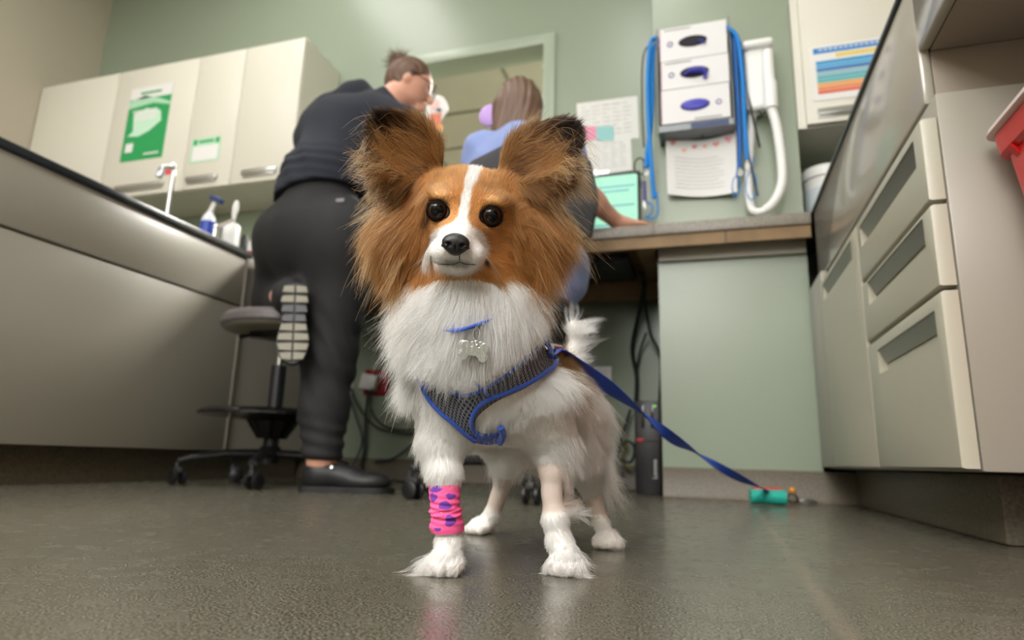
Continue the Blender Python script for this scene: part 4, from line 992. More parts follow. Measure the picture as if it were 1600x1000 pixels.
V, Q = F.surf((-1.0, 1.6, .53), (-.1, 2.3, 1.5), .009, lambda P: np.maximum(P[:, 2]-nk[2]-.01, .575-P[:, 2]))
V = V+F.grad(V)*(.0015*np.sin(V[:, 2]*60+V[:, 0]*50+2*np.sin(V[:, 0]*17)))[:, None]
grid_mesh('scrub_top', V, Q, M['scrub'], t, 1)
F = Field(.05); F.chain([pel+np.array([.09, .03, -.035]), knR, anR], [.1, .085, .07]).chain([pel+np.array([-.09, .03, -.035]), knL, anL], [.1, .085, .07])
V, Q = F.surf((-1.0, 1.7, .2), (-.2, 2.5, .9), .01, lambda P: .25-P[:, 2]); grid_mesh('scrub_trousers', V, Q, M['scrub'], t, 1)
for a_ in (anR, anL): shoe(np.array([a_[0], a_[1]-.04, .14]), np.array([a_[0], a_[1]+.2, .14]), np.array([0, 0, 1.0]), M['sole'], t)
F = Field(.03); F.ell(hd+np.array([0, -.012, .012]), (.084, .09, .104)); F.cap(hd+np.array([-.03, -.045, -.02]), hd+np.array([-.035, -.055, -.13]), .058, .05); F.cap(hd+np.array([.03, -.045, -.02]), hd+np.array([.035, -.055, -.13]), .058, .05)
V, Q = F.surf(hd-.26, hd+.2, .005, lambda P: np.maximum((P-hd)@np.array([0, .8, -.45])-.03, hd[2]-.135+.012*np.sin((P[:, 0]-hd[0])*60)-P[:, 2]))
V = V+F.grad(V)*(.002*np.sin((V[:, 0]-hd[0])*260+3*np.sin(V[:, 2]*22)))[:, None]
hr = grid_mesh('hair', V, Q, M['hair2'], t)
mb = MB(); q = A(767, 182, 1.97); mb.lathe([(0, -.008), (.03, -.008), (.042, 0), (.042, .012), (.03, .018), (0, .018)], tuple(q), Matrix.Rotation(PI/2, 3, 'X')@Matrix.Rotation(.0, 3, 'X'), 28)
tag(mb.build('lavender_disc', mat('lavender', (188, 152, 220), .4)), 'lavender round object just left of the seated person\'s brown hair', 'disc')
# ------------------------------------------------------------------ the dog
DOG = thing('dog', 'small white and tan long-haired dog with huge fringed ears standing on the floor', 'dog', atz(790, 870, 0))
def fieldcol(name, base=None, rough=.6, sub=0.0):
    m = mat(name, (220, 210, 195), rough, sub=sub); nt = m.node_tree
    a = nt.nodes.new('ShaderNodeAttribute'); a.attribute_name = 'col'
    nt.links.new(a.outputs['Color'], nt.nodes['Principled BSDF'].inputs['Base Color']); return m
M['dogskin'] = fieldcol('dog_coat_base', rough=.8)
def hair_mat(name, rough=.35):
    m = bpy.data.materials.new(name); m.use_nodes = True; nt = m.node_tree
    for n in list(nt.nodes): nt.nodes.remove(n)
    out = nt.nodes.new('ShaderNodeOutputMaterial'); h = nt.nodes.new('ShaderNodeBsdfHairPrincipled'); h.parametrization = 'COLOR'
    h.inputs['Roughness'].default_value = rough; h.inputs['Radial Roughness'].default_value = .5
    a = nt.nodes.new('ShaderNodeAttribute'); a.attribute_name = 'col'
    df = nt.nodes.new('ShaderNodeBsdfDiffuse'); tl = nt.nodes.new('ShaderNodeBsdfTranslucent'); mx = nt.nodes.new('ShaderNodeMixShader'); mx.inputs[0].default_value = .3; m2 = nt.nodes.new('ShaderNodeMixShader'); m2.inputs[0].default_value = .55
    for n_ in (h, df, tl): nt.links.new(a.outputs['Color'], n_.inputs['Color'])
    nt.links.new(df.outputs[0], mx.inputs[1]); nt.links.new(tl.outputs[0], mx.inputs[2]); nt.links.new(h.outputs[0], m2.inputs[1]); nt.links.new(mx.outputs[0], m2.inputs[2])
    nt.links.new(m2.outputs[0], out.inputs['Surface']); return m
M['fur'] = hair_mat('dog_fur')

def L3(c): return np.array(lin(c)[:3])
WHITE, TAN, ORANGE, BROWN, DARK, PALE = L3((251, 249, 245)), L3((214, 156, 92)), L3((188, 128, 66)), L3((120, 78, 40)), L3((32, 22, 17)), L3((234, 200, 148))
PINK = L3((204, 182, 168)); GREYW = L3((214, 206, 192))

# head frame: r = image right, u = up, f = towards the viewer
HO = at(726, 333, .575)
hf = CPOS-HO; hf /= np.linalg.norm(hf)
ang = math.radians(6); hr_ = RT*math.cos(ang)-UP*math.sin(ang); hr_ -= hf*(hr_@hf); hr_ /= np.linalg.norm(hr_)
hu = np.cross(hf, hr_); hu = hu if hu@UP > 0 else -hu
HR = np.stack([hr_, hu, hf])
def hl_(r, u, f): return HO+hr_*r+hu*u+hf*f
def hloc(P): return (np.asarray(P)-HO)@HR.T

BF = Field(.03)                                   # body
def q(*p): return at(*p)
BF.ell(q(752, 588, .665), (.062, .062, .060)).ell(q(733, 505, .645), (.064, .056, .062)).ell(q(735, 440, .64), (.060, .05, .045))
BF.cap(q(762, 605, .69), q(838, 622, .87), .058, .056).cap(q(780, 640, .72), q(826, 645, .83), .036, .034)
BF.cap(q(845, 600, .80), q(868, 610, .89), .045, .045)
def paw(F, contact, w_, l_, h_, yaw):
    c = atz(*contact, 0); dr = np.array([math.sin(yaw), -math.cos(yaw), 0]); sd = np.array([math.cos(yaw), math.sin(yaw), 0])
    b = c-dr*l_*.45
    F.ell(b+np.array([0, 0, h_*.75]), (w_*.9, l_*.75, h_*.8), np.stack([sd, dr, [0, 0, 1]]), k=.008)
    for k, o in enumerate((-.72, -.25, .25, .72)):
        t0 = b+sd*o*w_*.9+dr*l_*.1+np.array([0, 0, h_*.62]); t1 = b+sd*o*w_*1.02+dr*l_*(.68 if abs(o) < .5 else .5)+np.array([0, 0, h_*.42])
        F.cap(t0, t1, h_*.52, h_*.4, k=.0012)
    return b
pFR = paw(BF, (690, 899), .017, .024, .016, -.05); pFL = paw(BF, (884, 899), .017, .024, .016, .12)
pHL = paw(BF, (742, 835), .020, .030, .016, -.55); pHR = paw(BF, (949, 859), .018, .026, .016, .15)
up0 = np.array([0, 0, .014])
legs = {
 'FR': ([q(708, 615, .665), q(690, 690, .655), q(694, 742, .64), q(694, 757, .637), q(696, 790, .632), q(702, 842, .634), pFR+up0], [.036, .024, .0172, .0122, .0120, .0120, .0125]),
 'FL': ([q(832, 625, .67), q(862, 690, .68), q(862, 735, .67), q(862, 770, .665), q(867, 808, .66), q(874, 845, .655), pFL+up0], [.038, .0245, .0130, .0098, .0122, .0122, .0125]),
 'HL': ([q(775, 670, .90), q(792, 712, .90), q(787, 752, .96), q(768, 806, .965), pHL+up0*.8], [.045, .026, .0135, .0115, .0115]),
 'HR': ([q(896, 655, .88), q(910, 722, .87), q(925, 772, .91), q(938, 815, .89), pHR+up0*.8], [.046, .026, .0125, .0105, .0115])}
for k_, (pts, rs_) in legs.items(): BF.chain(pts, rs_, k=.006, k0=.03)
tail = spline([q(872, 585, .93), q(892, 560, .97), q(900, 530, .99), q(895, 505, .985)], 3)
BF.chain(tail, np.linspace(.009, .004, len(tail)), k=.006)

HF = Field(.016)                                  # head
HF.ell(hl_(.003, .0, -.047), (.053, .043, .05), HR)
HF.ell(hl_(-.034, -.028, -.052), (.028, .030, .036), HR).ell(hl_(.038, -.028, -.052), (.028, .030, .036), HR)
HF.cap(hl_(-.001, -.014, -.025), hl_(-.005, -.0275, .022), .0225, .0135)
HF.ell(hl_(-.0165, -.036, .012), (.0125, .0115, .0165), HR, k=.008).ell(hl_(.0095, -.036, .012), (.0125, .0115, .0165), HR, k=.008)
HF.cap(hl_(-.002, -.038, -.03), hl_(-.004, -.0435, .014), .0175, .0095, k=.008)
HF.ell(hl_(-.022, .0125, -.010), (.013, .007, .012), HR, k=.01).ell(hl_(.026, .0125, -.010), (.013, .007, .012), HR, k=.01)
for s_x in (-.0247, .0247): HF.ell(hl_(s_x, 0, .003), .0085, k=.006, sub=True)
# long-haired cheek masses below the ears
HF.chain([q(655, 300, .63), q(640, 350, .63), q(642, 400, .625)], [.022, .022, .014], k=.02).chain([q(808, 300, .625), q(826, 350, .625), q(824, 398, .62)], [.022, .024, .014], k=.02)
HF.cap(q(735, 400, .64), q(735, 455, .645), .05, .055, k=.02)
def ear_axes(p0, p1, dep, tilt):
    a = q(*p1, dep)-q(*p0, dep); L = np.linalg.norm(a); a /= L; n = -FW-a*(-FW@a); n /= np.linalg.norm(n); s = np.cross(a, n); n = n*math.cos(tilt)+s*math.sin(tilt); s = np.cross(a, n); return a, s, n
EA = []
for (p0, p1, c, d_, tl_, la, wa) in (((668, 290), (600, 190), (633, 236), .612, .35, .043, .0315), ((790, 300), (888, 208), (843, 246), .608, -.35, .046, .030)):
    a, s, n = ear_axes(p0, p1, d_, tl_); C_ = q(*c, d_); R_ = np.stack([a, s, n]); EA.append((C_, a, s, n, la, wa))
    E_ = Field(.004); E_.ell(C_, (la, wa, .012), R_)
    E_.ell(C_+n*.0115+a*.002, (la*.9, wa*.86, .0125), R_, k=.004, sub=True)
    EA[-1] = EA[-1]+(E_,)
class Union:
    def __init__(s, *f): s.f = f
    def ev(s, P):
        D = s.f[0].ev(P)
        for g, k in s.f[1:]:
            d = g.ev(P); h = np.clip(.5+.5*(d-D)/k, 0, 1); D = d*(1-h)+D*h-k*h*(1-h)
        return D
    grad = Field.grad; hit = Field.hit
DF = Union(HF, (EA[0][6], .008), (EA[1][6], .008), (BF, .015))

# --- coat colour, by place on the animal
def sm(x, a, b): t_ = np.clip((x-a)/(b-a), 0, 1); return t_*t_*(3-2*t_)
def mixc(a, b, t_): return a*(1-t_[:, None])+b*t_[:, None]
def wob(P, s, seed=0):
    return (np.sin(P[:, 0]*s*1.3+seed)+np.sin(P[:, 1]*s+1.7*seed+P[:, 2]*s*.7)+np.sin(P[:, 2]*s*1.6+.6*seed))/3
def segd(P, a, b):
    ab = b-a; t_ = np.clip(((P-a)@ab)/(ab@ab), 0, 1); return np.linalg.norm(P-a-t_[:, None]*ab, axis=1), t_
def regions(P):
    L = hloc(P); px, py, z = project(P)
    R_ = {}
    hd_ = HF.ev(P); bd_ = BF.ev(P); e0 = EA[0][6].ev(P); e1 = EA[1][6].ev(P)
    R_['L'] = L; R_['px'] = px; R_['py'] = py; R_['z'] = z
    R_['ear'] = np.minimum(e0, e1) < np.minimum(hd_, bd_)-.0; R_['earid'] = np.where(e0 < e1, 0, 1)
    ruff = 430+5*wob(P, 150)+np.where(px < 735, 4, 6)
    R_['head'] = (py < ruff) & (z < .685) & (py < 470)
    return R_
def coat(P, R_=None):
    R_ = R_ or regions(P); L, px, py = R_['L'], R_['px'], R_['py']
    r, u, f = L.T
    w_ = wob(P, 260, 2)*.0012
    c = np.tile(WHITE, (len(P), 1))
    # ---- head
    H = R_['head'] | R_['ear']
    tan = mixc(np.tile(TAN, (len(P), 1)), np.tile(ORANGE, (len(P), 1)), sm(np.abs(r)+.006*wob(P, 120), .012, .04))
    tan = mixc(tan, np.tile(BROWN, (len(P), 1)), sm(np.abs(r), .045, .075)*.35)
    tan = mixc(tan, np.tile(BROWN, (len(P), 1)), .35*sm(wob(P, 300, 5), .1, .7))
    head = tan
    tan = tan*(1-.38*(sm(np.abs(r), .035, .055)*sm(wob(P, 420, 4)+.6*wob(P, 190, 6), .15, .9)))[:, None]
    bw = .0040+.0022*sm(u, .012, .042)+.004*sm(-u, .0, .012)             # white blaze
    bx_ = r-(-.002+.004*sm(u, -.01, .04)+.003*sm(u, .02, .04))
    blaze = (1-sm(np.abs(bx_)+w_, bw*.75, bw*1.25))*(u > -.012)
    mz = np.sqrt(((r+.003)/.0280)**2+((u+.0335)/.0245)**2)+w_*12          # white muzzle
    muz = (1-sm(mz, .86, 1.04))*(f > -.028)
    white = np.clip(blaze+muz, 0, 1)
    head = mixc(head, np.tile(WHITE, (len(P), 1)), white)
    gl = (1-sm(np.abs(u+.044+.0*r), .001, .006))*(1-sm(np.abs(r+.003), .008, .016))*(f > .012)     # grey lip line
    head = mixc(head, np.tile(L3((120, 112, 106)), (len(P), 1)), gl*.6)
    for sx in (-.0247, .0247):
        dd = np.sqrt(((r-sx)/1.15)**2+u**2); head = mixc(head, np.tile(DARK, (len(P), 1)), (1-sm(dd, .0092, .0112))*.95)
        br = np.exp(-(((r-sx*.96)/.009)**2+((u-.0155)/.004)**2)); head = mixc(head, np.tile(PALE, (len(P), 1)), br*.55)
    # mouth corners
    for cx, cu in ((-.0265, -.0425), (.0235, -.0425)):
        dd = np.sqrt((r-cx)**2+((u-cu)/1.5)**2); head = mixc(head, np.tile(DARK, (len(P), 1)), (1-sm(dd, .0012, .0030))*.9)
    # ---- ears
    for k in (0, 1):
        C_, a, s, n, la, wa, E_ = EA[k]; D = P-C_; ea = (D@a)/la; es = (D@s)/wa; es = es if k == 0 else -es
        out = es if (C_+s-C_)@RT*(1 if k else -1) > 0 else -es
        m_ = R_['ear'] & (R_['earid'] == k)
        # outer edge: image-left for ear 0, image-right for ear 1
        lat = (D@RT)*(-1 if k == 0 else 1)
        dk = sm(lat+.25*(D@UP)+.004*wob(P, 150), .006, .022)
        ec = mixc(np.tile(BROWN*.85, (len(P), 1)), np.tile(L3((66, 38, 21)), (len(P), 1)), sm(ea, -.5, .5))
        ec = mixc(ec, np.tile(ORANGE, (len(P), 1)), .35*sm(wob(P, 320, 8), 0, .6))
        ec = mixc(ec, np.tile(DARK, (len(P), 1)), dk)
        back = sm(-(D@n), .002, .006); ec = mixc(ec, np.tile(L3((66, 42, 26)), (len(P), 1)), back*.6)
        head = np.where(m_[:, None], ec, head)
    c = np.where(H[:, None], head, c)
    # ---- body
    B = ~H
    pt = (1-sm(np.abs((px-(872+(py-560)*.22))/(15-.09*(py-560)))+.25*wob(P, 170), .75, 1.1))*sm(py, 500, 520)*(1-sm(py, 600, 625))*(R_['z'] > .66)
    pt2 = (R_['z'] > .73)*(R_['z'] < .90)*sm(P[:, 2], .215, .235)*sm(px, 840, 870)*(1-sm(px, 890, 905))
    c = np.where(B[:, None], mixc(c, np.tile(BROWN*.85+ORANGE*.15, (len(P), 1)), np.clip(pt+pt2, 0, 1)), c)
    sh = shaved(P); c = mixc(c, np.tile(PINK, (len(P), 1)), sh*.75*B)
    pawg = (P[:, 2] < .012); c = np.where((pawg & B)[:, None], c*.85+PINK*.1, c)
    return c
def shaved(P):
    o = np.zeros(len(P))
    for leg, i, a, b in (('FL', 2, .2, 2.85), ('HL', 1, .45, 1.75), ('HR', 2, -.15, .85)):
        pts, rs_ = legs[leg]
        best = np.full(len(P), 9.0); par = np.zeros(len(P))
        for j in range(len(pts)-1):
            d_, t_ = segd(P, pts[j], pts[j+1]); m_ = d_ < best; best = np.where(m_, d_, best); par = np.where(m_, j+t_, par)
        lo, hi = i+a-(0 if leg != 'FL' else .2), i+b-(0 if leg != 'FL' else .1)
        lo, hi = {'FL': (1.75, 3.75), 'HL': (1.35, 2.75), 'HR': (2.0, 3.0)}[leg]
        o = np.maximum(o, (best < .03)*sm(par, lo-.12, lo+.12)*(1-sm(par, hi-.12, hi+.12)))
    return o

def coat_mesh(name, F, lo, hi, h, parent, m):
    V, Q = surface_nets(F.ev, lo, hi, h); V = V-F.grad(V)*F.ev(V)[:, None]
    o = grid_mesh(name, V, Q, m, parent)
    a = o.data.color_attributes.new('col', 'FLOAT_COLOR', 'POINT'); c = np.ones((len(V), 4), np.float32); cb_ = coat(V); Lv = hloc(V); gap_shade = sm(np.abs(Lv[:, 0]), .04, .06)*regions(V)['head']; c[:, :3] = cb_*(1-.45*gap_shade)[:, None]; a.data.foreach_set('color', c.ravel())  # base darkened under the side fringe, shade painted into gaps between strands
    return o, V, Q
body, BV, BQ = coat_mesh('body', DF, (-.40, .40, .0005), (-.0, 1.05, .50), .0028, DOG, M['dogskin'])

# --- eyes, nose, mouth
M['eye'] = mat('eye_pupil', (5, 4, 4), .04, spec=.25); M['iris'] = mat('eye_iris', (54, 31, 18), .05, spec=.25); M['eyeedge'] = mat('eye_edge', (30, 20, 17), .12, spec=.25)
M['rim'] = mat('eyelid_dark', (24, 17, 15), .85, spec=.1); M['nose'] = mat('nose_black', (26, 25, 27), .42, bump=(900, .5, .0004)); M['lip'] = mat('lip_dark', (34, 28, 27), .4)
for s_, lb in ((-1, 'left'), (1, 'right')):
    c = hl_(.0247*s_, .0, -.0062); R0 = .0103
    bm = MB(); bm.ell((0, 0, 0), R0, seg=40); me = bpy.data.meshes.new('eye')
    Rr = Matrix(((hr_[0], hu[0], hf[0]), (hr_[1], hu[1], hf[1]), (hr_[2], hu[2], hf[2])))
    for f_ in bm.bm.faces:
        v = f_.calc_center_median().normalized(); v = Vector((v.x+.05*s_*0, v.y, v.z)); an = math.degrees(math.acos(max(-1, min(1, v.z))))
        f_.material_index = 0 if an < 33 else (1 if an < 50 else 2)
    bmesh.ops.transform(bm.bm, matrix=Matrix.Translation(Vector(c)) @ Rr.to_4x4(), verts=bm.bm.verts)
    bm.build('eye', [M['eye'], M['iris'], M['eyeedge']], DOG, True, 0)
    rim = MB(); P = []
    for a_ in np.linspace(0, 2*PI, 40, endpoint=False):
        rr_, uu_ = .0090*math.cos(a_), .0080*math.sin(a_)
        if math.cos(a_)*s_ < -.75: rr_ *= 1.22; uu_ -= .0008
        p = hl_(.0247*s_+rr_, uu_, .01); dv = -hf
        for _ in range(30):
            dd = min(DF.ev(p[None])[0], np.linalg.norm(p-c)-R0)
            if dd < .0003: break
            p = p+dv*dd*.8
        P.append(p)
    rim.tube(P, .0007, 8, True); rim.build('eyelid', M['rim'], DOG)
for s_ in (-1, 1):                                  # eyelids: dark skin over the top and bottom of each ball
    c = hl_(.0247*s_, .0, -.0062); V, Q = surface_nets(lambda P: np.maximum(np.linalg.norm(P-c, axis=1)-.01078, .0098-np.linalg.norm(P-c, axis=1)), c-.0125, c+.0125, .0005)
    L_ = hloc(V); cen = L_[Q].mean(1); u_ = cen[:, 1]; r_ = cen[:, 0]-.0247*s_
    kq = (u_ > .0062-26*r_**2) | (u_ < -.0078+20*r_**2) | (cen[:, 2] < -.004)
    grid_mesh('eyelid', V, Q[kq], M['rim'], DOG)
NF = Field(.004); nc = hl_(-.0052, -.0262, .0335)
NF.ell(nc+hf*.001+hu*.001, (.0108, .0078, .0075), HR).ell(nc-hu*.004+hf*.0005, (.0078, .0068, .0072), HR)
for s_ in (-1, 1):
    NF.ell(nc+hr_*.0068*s_-hu*.0005+hf*.0025, (.0044, .0048, .005), HR)
    NF.ell(nc+hr_*.0062*s_-hu*.0012+hf*.0082, (.0026, .0019, .0034), HR, k=.0015, sub=True)
    NF.cap(nc+hr_*.0075*s_-hu*.0022+hf*.007, nc+hr_*.0112*s_-hu*.0030+hf*.003, .0012, .0012, k=.001); NF.p[-1] = ('c',)+NF.p[-1][1:]
NF.ell(nc-hu*.006+hf*.0078, (.0005, .0055, .0016), HR, k=.001, sub=True)
V, Q = surface_nets(NF.ev, nc-.02, nc+.02, .0006); grid_mesh('nose', V, Q, M['nose'], DOG, 1)
mo = MB()
def onhead(px, py, off=.0003): return HF.hit(px, py, .45, .7, off)
mo.tube(spline([onhead(*p) for p in ((684, 413), (690, 413), (700, 413.5), (711, 412.5), (718, 409.5), (726, 412.5), (742, 413.5), (754, 413), (762, 411))], 5), [.00025]*3+[.00038]*33+[.00025]*5, 6)
mo.tube([onhead(718, 397), onhead(718, 407)], .0005, 6)
mo.build('mouth', M['lip'], DOG)
# ------------------------------------------------------------------ fur
def sample(V, Q, n, dens=None):
    a = V[Q]; T = np.concatenate([a[:, [0, 1, 2]], a[:, [0, 2, 3]]]); ar = np.linalg.norm(np.cross(T[:, 1]-T[:, 0], T[:, 2]-T[:, 0]), axis=1)/2
    if dens is not None: ar = ar*dens(T.mean(1))
    i = rng.choice(len(T), n, p=ar/ar.sum()); u, v = rng.random(n), rng.random(n); f_ = u+v > 1; u[f_] = 1-u[f_]; v[f_] = 1-v[f_]
    t_ = T[i]; return t_[:, 0]+(t_[:, 1]-t_[:, 0])*u[:, None]+(t_[:, 2]-t_[:, 0])*v[:, None]
def nrm(v): return v/(np.linalg.norm(v, axis=-1, keepdims=True)+1e-12)
HAIR = {'pos': [], 'cnt': [], 'rad': [], 'col': []}
def grow(P, N, comb, L, lift=.3, droop=.2, curl=.1, clump=.5, cs=.006, nseg=6, r=.00013, col=None, colvar=.12, tipc=None, wave=0., bend=None):
    n = len(P); L = np.broadcast_to(L, n).copy()*(1+.25*rng.normal(size=n)*.6); L = np.clip(L, .0008, None)
    lift = np.broadcast_to(lift, n); droop = np.broadcast_to(droop, n); clump = np.broadcast_to(clump, n); curl = np.broadcast_to(curl, n)
    T = nrm(comb-N*np.sum(comb*N, 1)[:, None]); D = nrm(N*lift[:, None]+T*(1-lift)[:, None]+rng.normal(size=(n, 3))*.07)
    S = np.linspace(0, 1, nseg); G = np.array([0, 0, -1.0]) if bend is None else bend
    rn = rng.normal(size=(n, 3)); ph = rng.random(n)*6.28
    X = P[:, None]+L[:, None, None]*(D[:, None]*S[None, :, None]+(G*droop[:, None])[:, None]*(S**2)[None, :, None]+(T*.25)[:, None]*(S**2)[None, :, None]+(rn*curl[:, None])[:, None]*(S**1.6)[None, :, None])
    if wave: 
        sd = nrm(np.cross(D, N)); X = X+(sd*(wave*L)[:, None])[:, None]*np.sin(S[None, :]*5+ph[:, None])[..., None]*S[None, :, None]
    if clump.max() > 0:
        m = max(2, int(n*.06)); ci = rng.choice(n, m, replace=False); kd = kdtree.KDTree(m)
        for a_, b_ in enumerate(ci): kd.insert(P[b_], a_)
        kd.balance(); near = np.array([kd.find(p)[1] for p in P]); dist = np.linalg.norm(P-P[ci[near]], axis=1)
        k = clump*np.clip(1.3-dist/cs, 0, 1)
        Lr = (L/np.maximum(L[ci[near]], 1e-5))
        X = X+(X[ci[near]]-X)*(k[:, None]*S[None, :]**1.3)[..., None]*.9
    # keep the strand from diving under the skin
    HAIR['pos'].append(X.reshape(-1, 3)); HAIR['cnt'].append(np.full(n, nseg))
    rr_ = np.broadcast_to(r, n)[:, None]*(1-.75*S[None, :]**1.5); HAIR['rad'].append(rr_.ravel())
    c = coat(P) if col is None else np.broadcast_to(col, (n, 3)).copy()
    c = np.clip(c*(1+colvar*rng.normal(size=(n, 1))), .004, .93)
    if tipc is not None: c = c*(1-tipc[1])+tipc[0]*tipc[1]
    HAIR['col'].append(c)
def facing(C): return .22+.78*np.clip(((CPOS-C)/np.linalg.norm(CPOS-C, axis=1)[:, None]*DF.grad(C)).sum(1)*2+.6, 0, 1)
FQ = float(1.0)
dn = facing
# harness footprint on the chest, in view coordinates (nothing long grows through the cloth)
VEST_TOP = [(650, 574), (664, 590), (690, 606), (725, 618), (760, 606), (800, 580), (836, 548), (857, 524)]
VEST_BOT = [(660, 606), (680, 634), (712, 662), (741, 684), (744, 655), (775, 628), (825, 604), (869, 566)]
def top_y(px): t_ = np.array(VEST_TOP, float); return np.interp(px, t_[:, 0], t_[:, 1])
def above_cap(P, px, py, ln):                 # keep the ruff from covering the vest
    m_ = (px > 648) & (px < 866) & (py < top_y(px)+4)
    return np.where(m_, np.minimum(ln, np.maximum(.0012, (top_y(px)-py-np.interp(px, (700, 760), (6, 26)))*.00046)), ln)
def inpoly(px, py, poly):
    c = np.zeros(len(px), bool); j = len(poly)-1
    for i in range(len(poly)):
        xi, yi = poly[i]; xj, yj = poly[j]
        k = ((yi > py) != (yj > py)) & (px < (xj-xi)*(py-yi)/((yj-yi) if yj != yi else 1e-9)+xi); c ^= k; j = i
    return c
VPOLY = VEST_TOP+[(872, 550)]+VEST_BOT[::-1]+[(652, 590)]
def lensel(P, R_):
    """length, lift, droop, comb direction for every root"""
    L = R_['L']; px, py, z = R_['px'], R_['py'], R_['z']; r, u, f = L.T; n = len(P)
    side = np.sign(px-735)
    ln = np.full(n, .012); lf = np.full(n, .3); dr = np.full(n, .25); cb = np.tile(np.array([0, .25, -1.0]), (n, 1))
    H = R_['head']; E = R_['ear']
    # face
    rad = nrm(np.stack([r+.003, u+.030, np.full(n, -.012)], 1)); rad[:, 1] += np.where(u > 0, .4, .0)
    fc = rad@HR
    ed = np.minimum(np.hypot(r-.0247, u), np.hypot(r+.0247, u))
    fl = .0032+.006*sm(np.hypot(r, u+.02), .03, .055)+.018*sm(np.abs(r), .04, .062)+.010*sm(-u, .045, .07)
    fl = np.where(f > .0, .0018+.0012*sm(-f, -.02, 0), fl); fl = fl*(.45+.55*sm(ed, .011, .02))
    ln = np.where(H, fl, ln); lf = np.where(H, .22, lf); dr = np.where(H, .1+.3*sm(np.abs(r), .04, .06), dr); cb = np.where(H[:, None], fc, cb)
    sidecomb = (RT*.75*side[:, None]-UP*.7-FW*.15)
    k = (sm(np.abs(px-735), 62, 90)*H)[:, None]; cb = cb*(1-k)+sidecomb*k
    ln = ln+k[:, 0]*.004
    return ln, lf, dr, cb

# head coat
def head_d(C): R_ = regions(C); return dn(C)*(R_['head'] & ~R_['ear'])*(1+2.0*(np.abs(R_['L'][:, 0]) < .035))
P = sample(BV, BQ, int(62000*FQ), head_d); R_ = regions(P); N = DF.grad(P); ln, lf, dr, cb = lensel(P, R_)
keep = np.ones(len(P), bool)
for s_ in (-.0247, .0247): keep &= ~(((R_['L'][:, 0]-s_)/1.15)**2+R_['L'][:, 1]**2 < .0098**2) | (R_['L'][:, 2] < -.03)
keep &= ~(np.linalg.norm(P-nc, axis=1) < .0105)
P, N, ln, lf, dr, cb = P[keep], N[keep], ln[keep], lf[keep], dr[keep], cb[keep]
grow(P, N, cb, ln, lf, dr, .10, .35, .004, 5, .00012)
# cheek and ear-base fringe: long strands outwards and down
def fr_d(C):
    R_ = regions(C); px, py = R_['px'], R_['py']; return dn(C)*(R_['head'])*(np.abs(px-735) > 62)*(py > 262)*(R_['z'] < .68)
P = sample(BV, BQ, int(13000*FQ), fr_d); N = DF.grad(P); px, py, _ = project(P); sd = np.sign(px-735)
out = sm(np.abs(px-735), 70, 125)
cb = RT*(sd*(.55+.35*out))[:, None]-UP*(.85-.1*out)[:, None]
cc = coat(P); 
grow(P, N, cb, .012+.010*out*rng.random(len(P)), .2, .4, .16, .7, .009, 7, .00014, colvar=.2, wave=.05)
P = P[rng.random(len(P)) < .27]; px, py, _ = project(P); P = P[np.abs(px-735) > 88]; N = DF.grad(P); px, py, _ = project(P); sd = np.sign(px-735)
yy_ = sm(py, 270, 420)
grow(P, N, RT*(sd*(1.0-.35*yy_))[:, None]-UP*(.35+.6*yy_)[:, None], .014+.030*rng.random(len(P))**1.3, .3, .5, .26, .85, .012, 9, .00014, col=mixc(np.tile(ORANGE, (len(P), 1)), np.tile(PALE, (len(P), 1)), .15+.85*rng.random(len(P))), wave=.12)
# ears
for k in (0, 1):
    C_, a, s, n_, la, wa, E_ = EA[k]
    def ed_(C): R_ = regions(C); return (R_['ear'] & (R_['earid'] == k))*1.0
    P = sample(BV, BQ, int(15000*FQ), ed_); N = DF.grad(P); D = P-C_; lat = (D@RT)*(-1 if k == 0 else 1)
    ft = ((D@n_) > -.004)
    cb = a+UP*.25-np.outer(np.zeros(len(P)), a)
    sgn = -1 if k == 0 else 1
    low = sm(-(D@UP), .0, .03)
    cb = a*(1-low)[:, None]*.8+RT*sgn*.5+UP*(.1-.7*low)[:, None]
    edge = sm(np.sqrt(((D@a)/la)**2+((D@s)/wa)**2), .8, 1.0)
    inner = sm(-lat, .0, .02)                        # edge nearer the skull: upright tufts
    cb = cb+(UP*.9+a*.4-RT*sgn*.3)*(inner*edge)[:, None]
    L_ = .006+.006*(1-edge)+.014*inner*edge+.010*low
    grow(P, N, cb, L_, .16+.1*inner, .05+.25*low, .1, .5, .006, 6, .00013, colvar=.22)
    # long strands that leave the lower outer rim
    def ro_(C): R_ = regions(C); D = C-C_; return (R_['ear'] & (R_['earid'] == k))*(sm(-(D@UP), -.012, .012)+.06)*sm((D@RT)*sgn, -.01, .012)
    P = sample(BV, BQ, int(1100*FQ), ro_); N = DF.grad(P)
    grow(P, N, RT*sgn*.8-UP*(.15+.7*rng.random(len(P)))[:, None]-FW*.1, .009+.022*rng.random(len(P))**1.5, .3, .4, .22, .75, .012, 9, .00014, col=mixc(np.tile(BROWN, (len(P), 1)), np.tile(PALE, (len(P), 1)), .85*rng.random(len(P))), wave=.12)
    # soft wisps lying across the ear opening
    def wi_(C): R_ = regions(C); D = C-C_; return (R_['ear'] & (R_['earid'] == k))*((D@n_) > -.006)*sm(-(D@a), -.02, .02)
    P = sample(BV, BQ, int(1700*FQ), wi_); N = DF.grad(P)
    grow(P, N, a*.6+RT*sgn*.7+UP*.1, .014+.014*rng.random(len(P)), .35, .1, .2, .7, .008, 8, .00013, col=mixc(np.tile(BROWN, (len(P), 1)), np.tile(TAN, (len(P), 1)), .8*rng.random(len(P))), wave=.1)
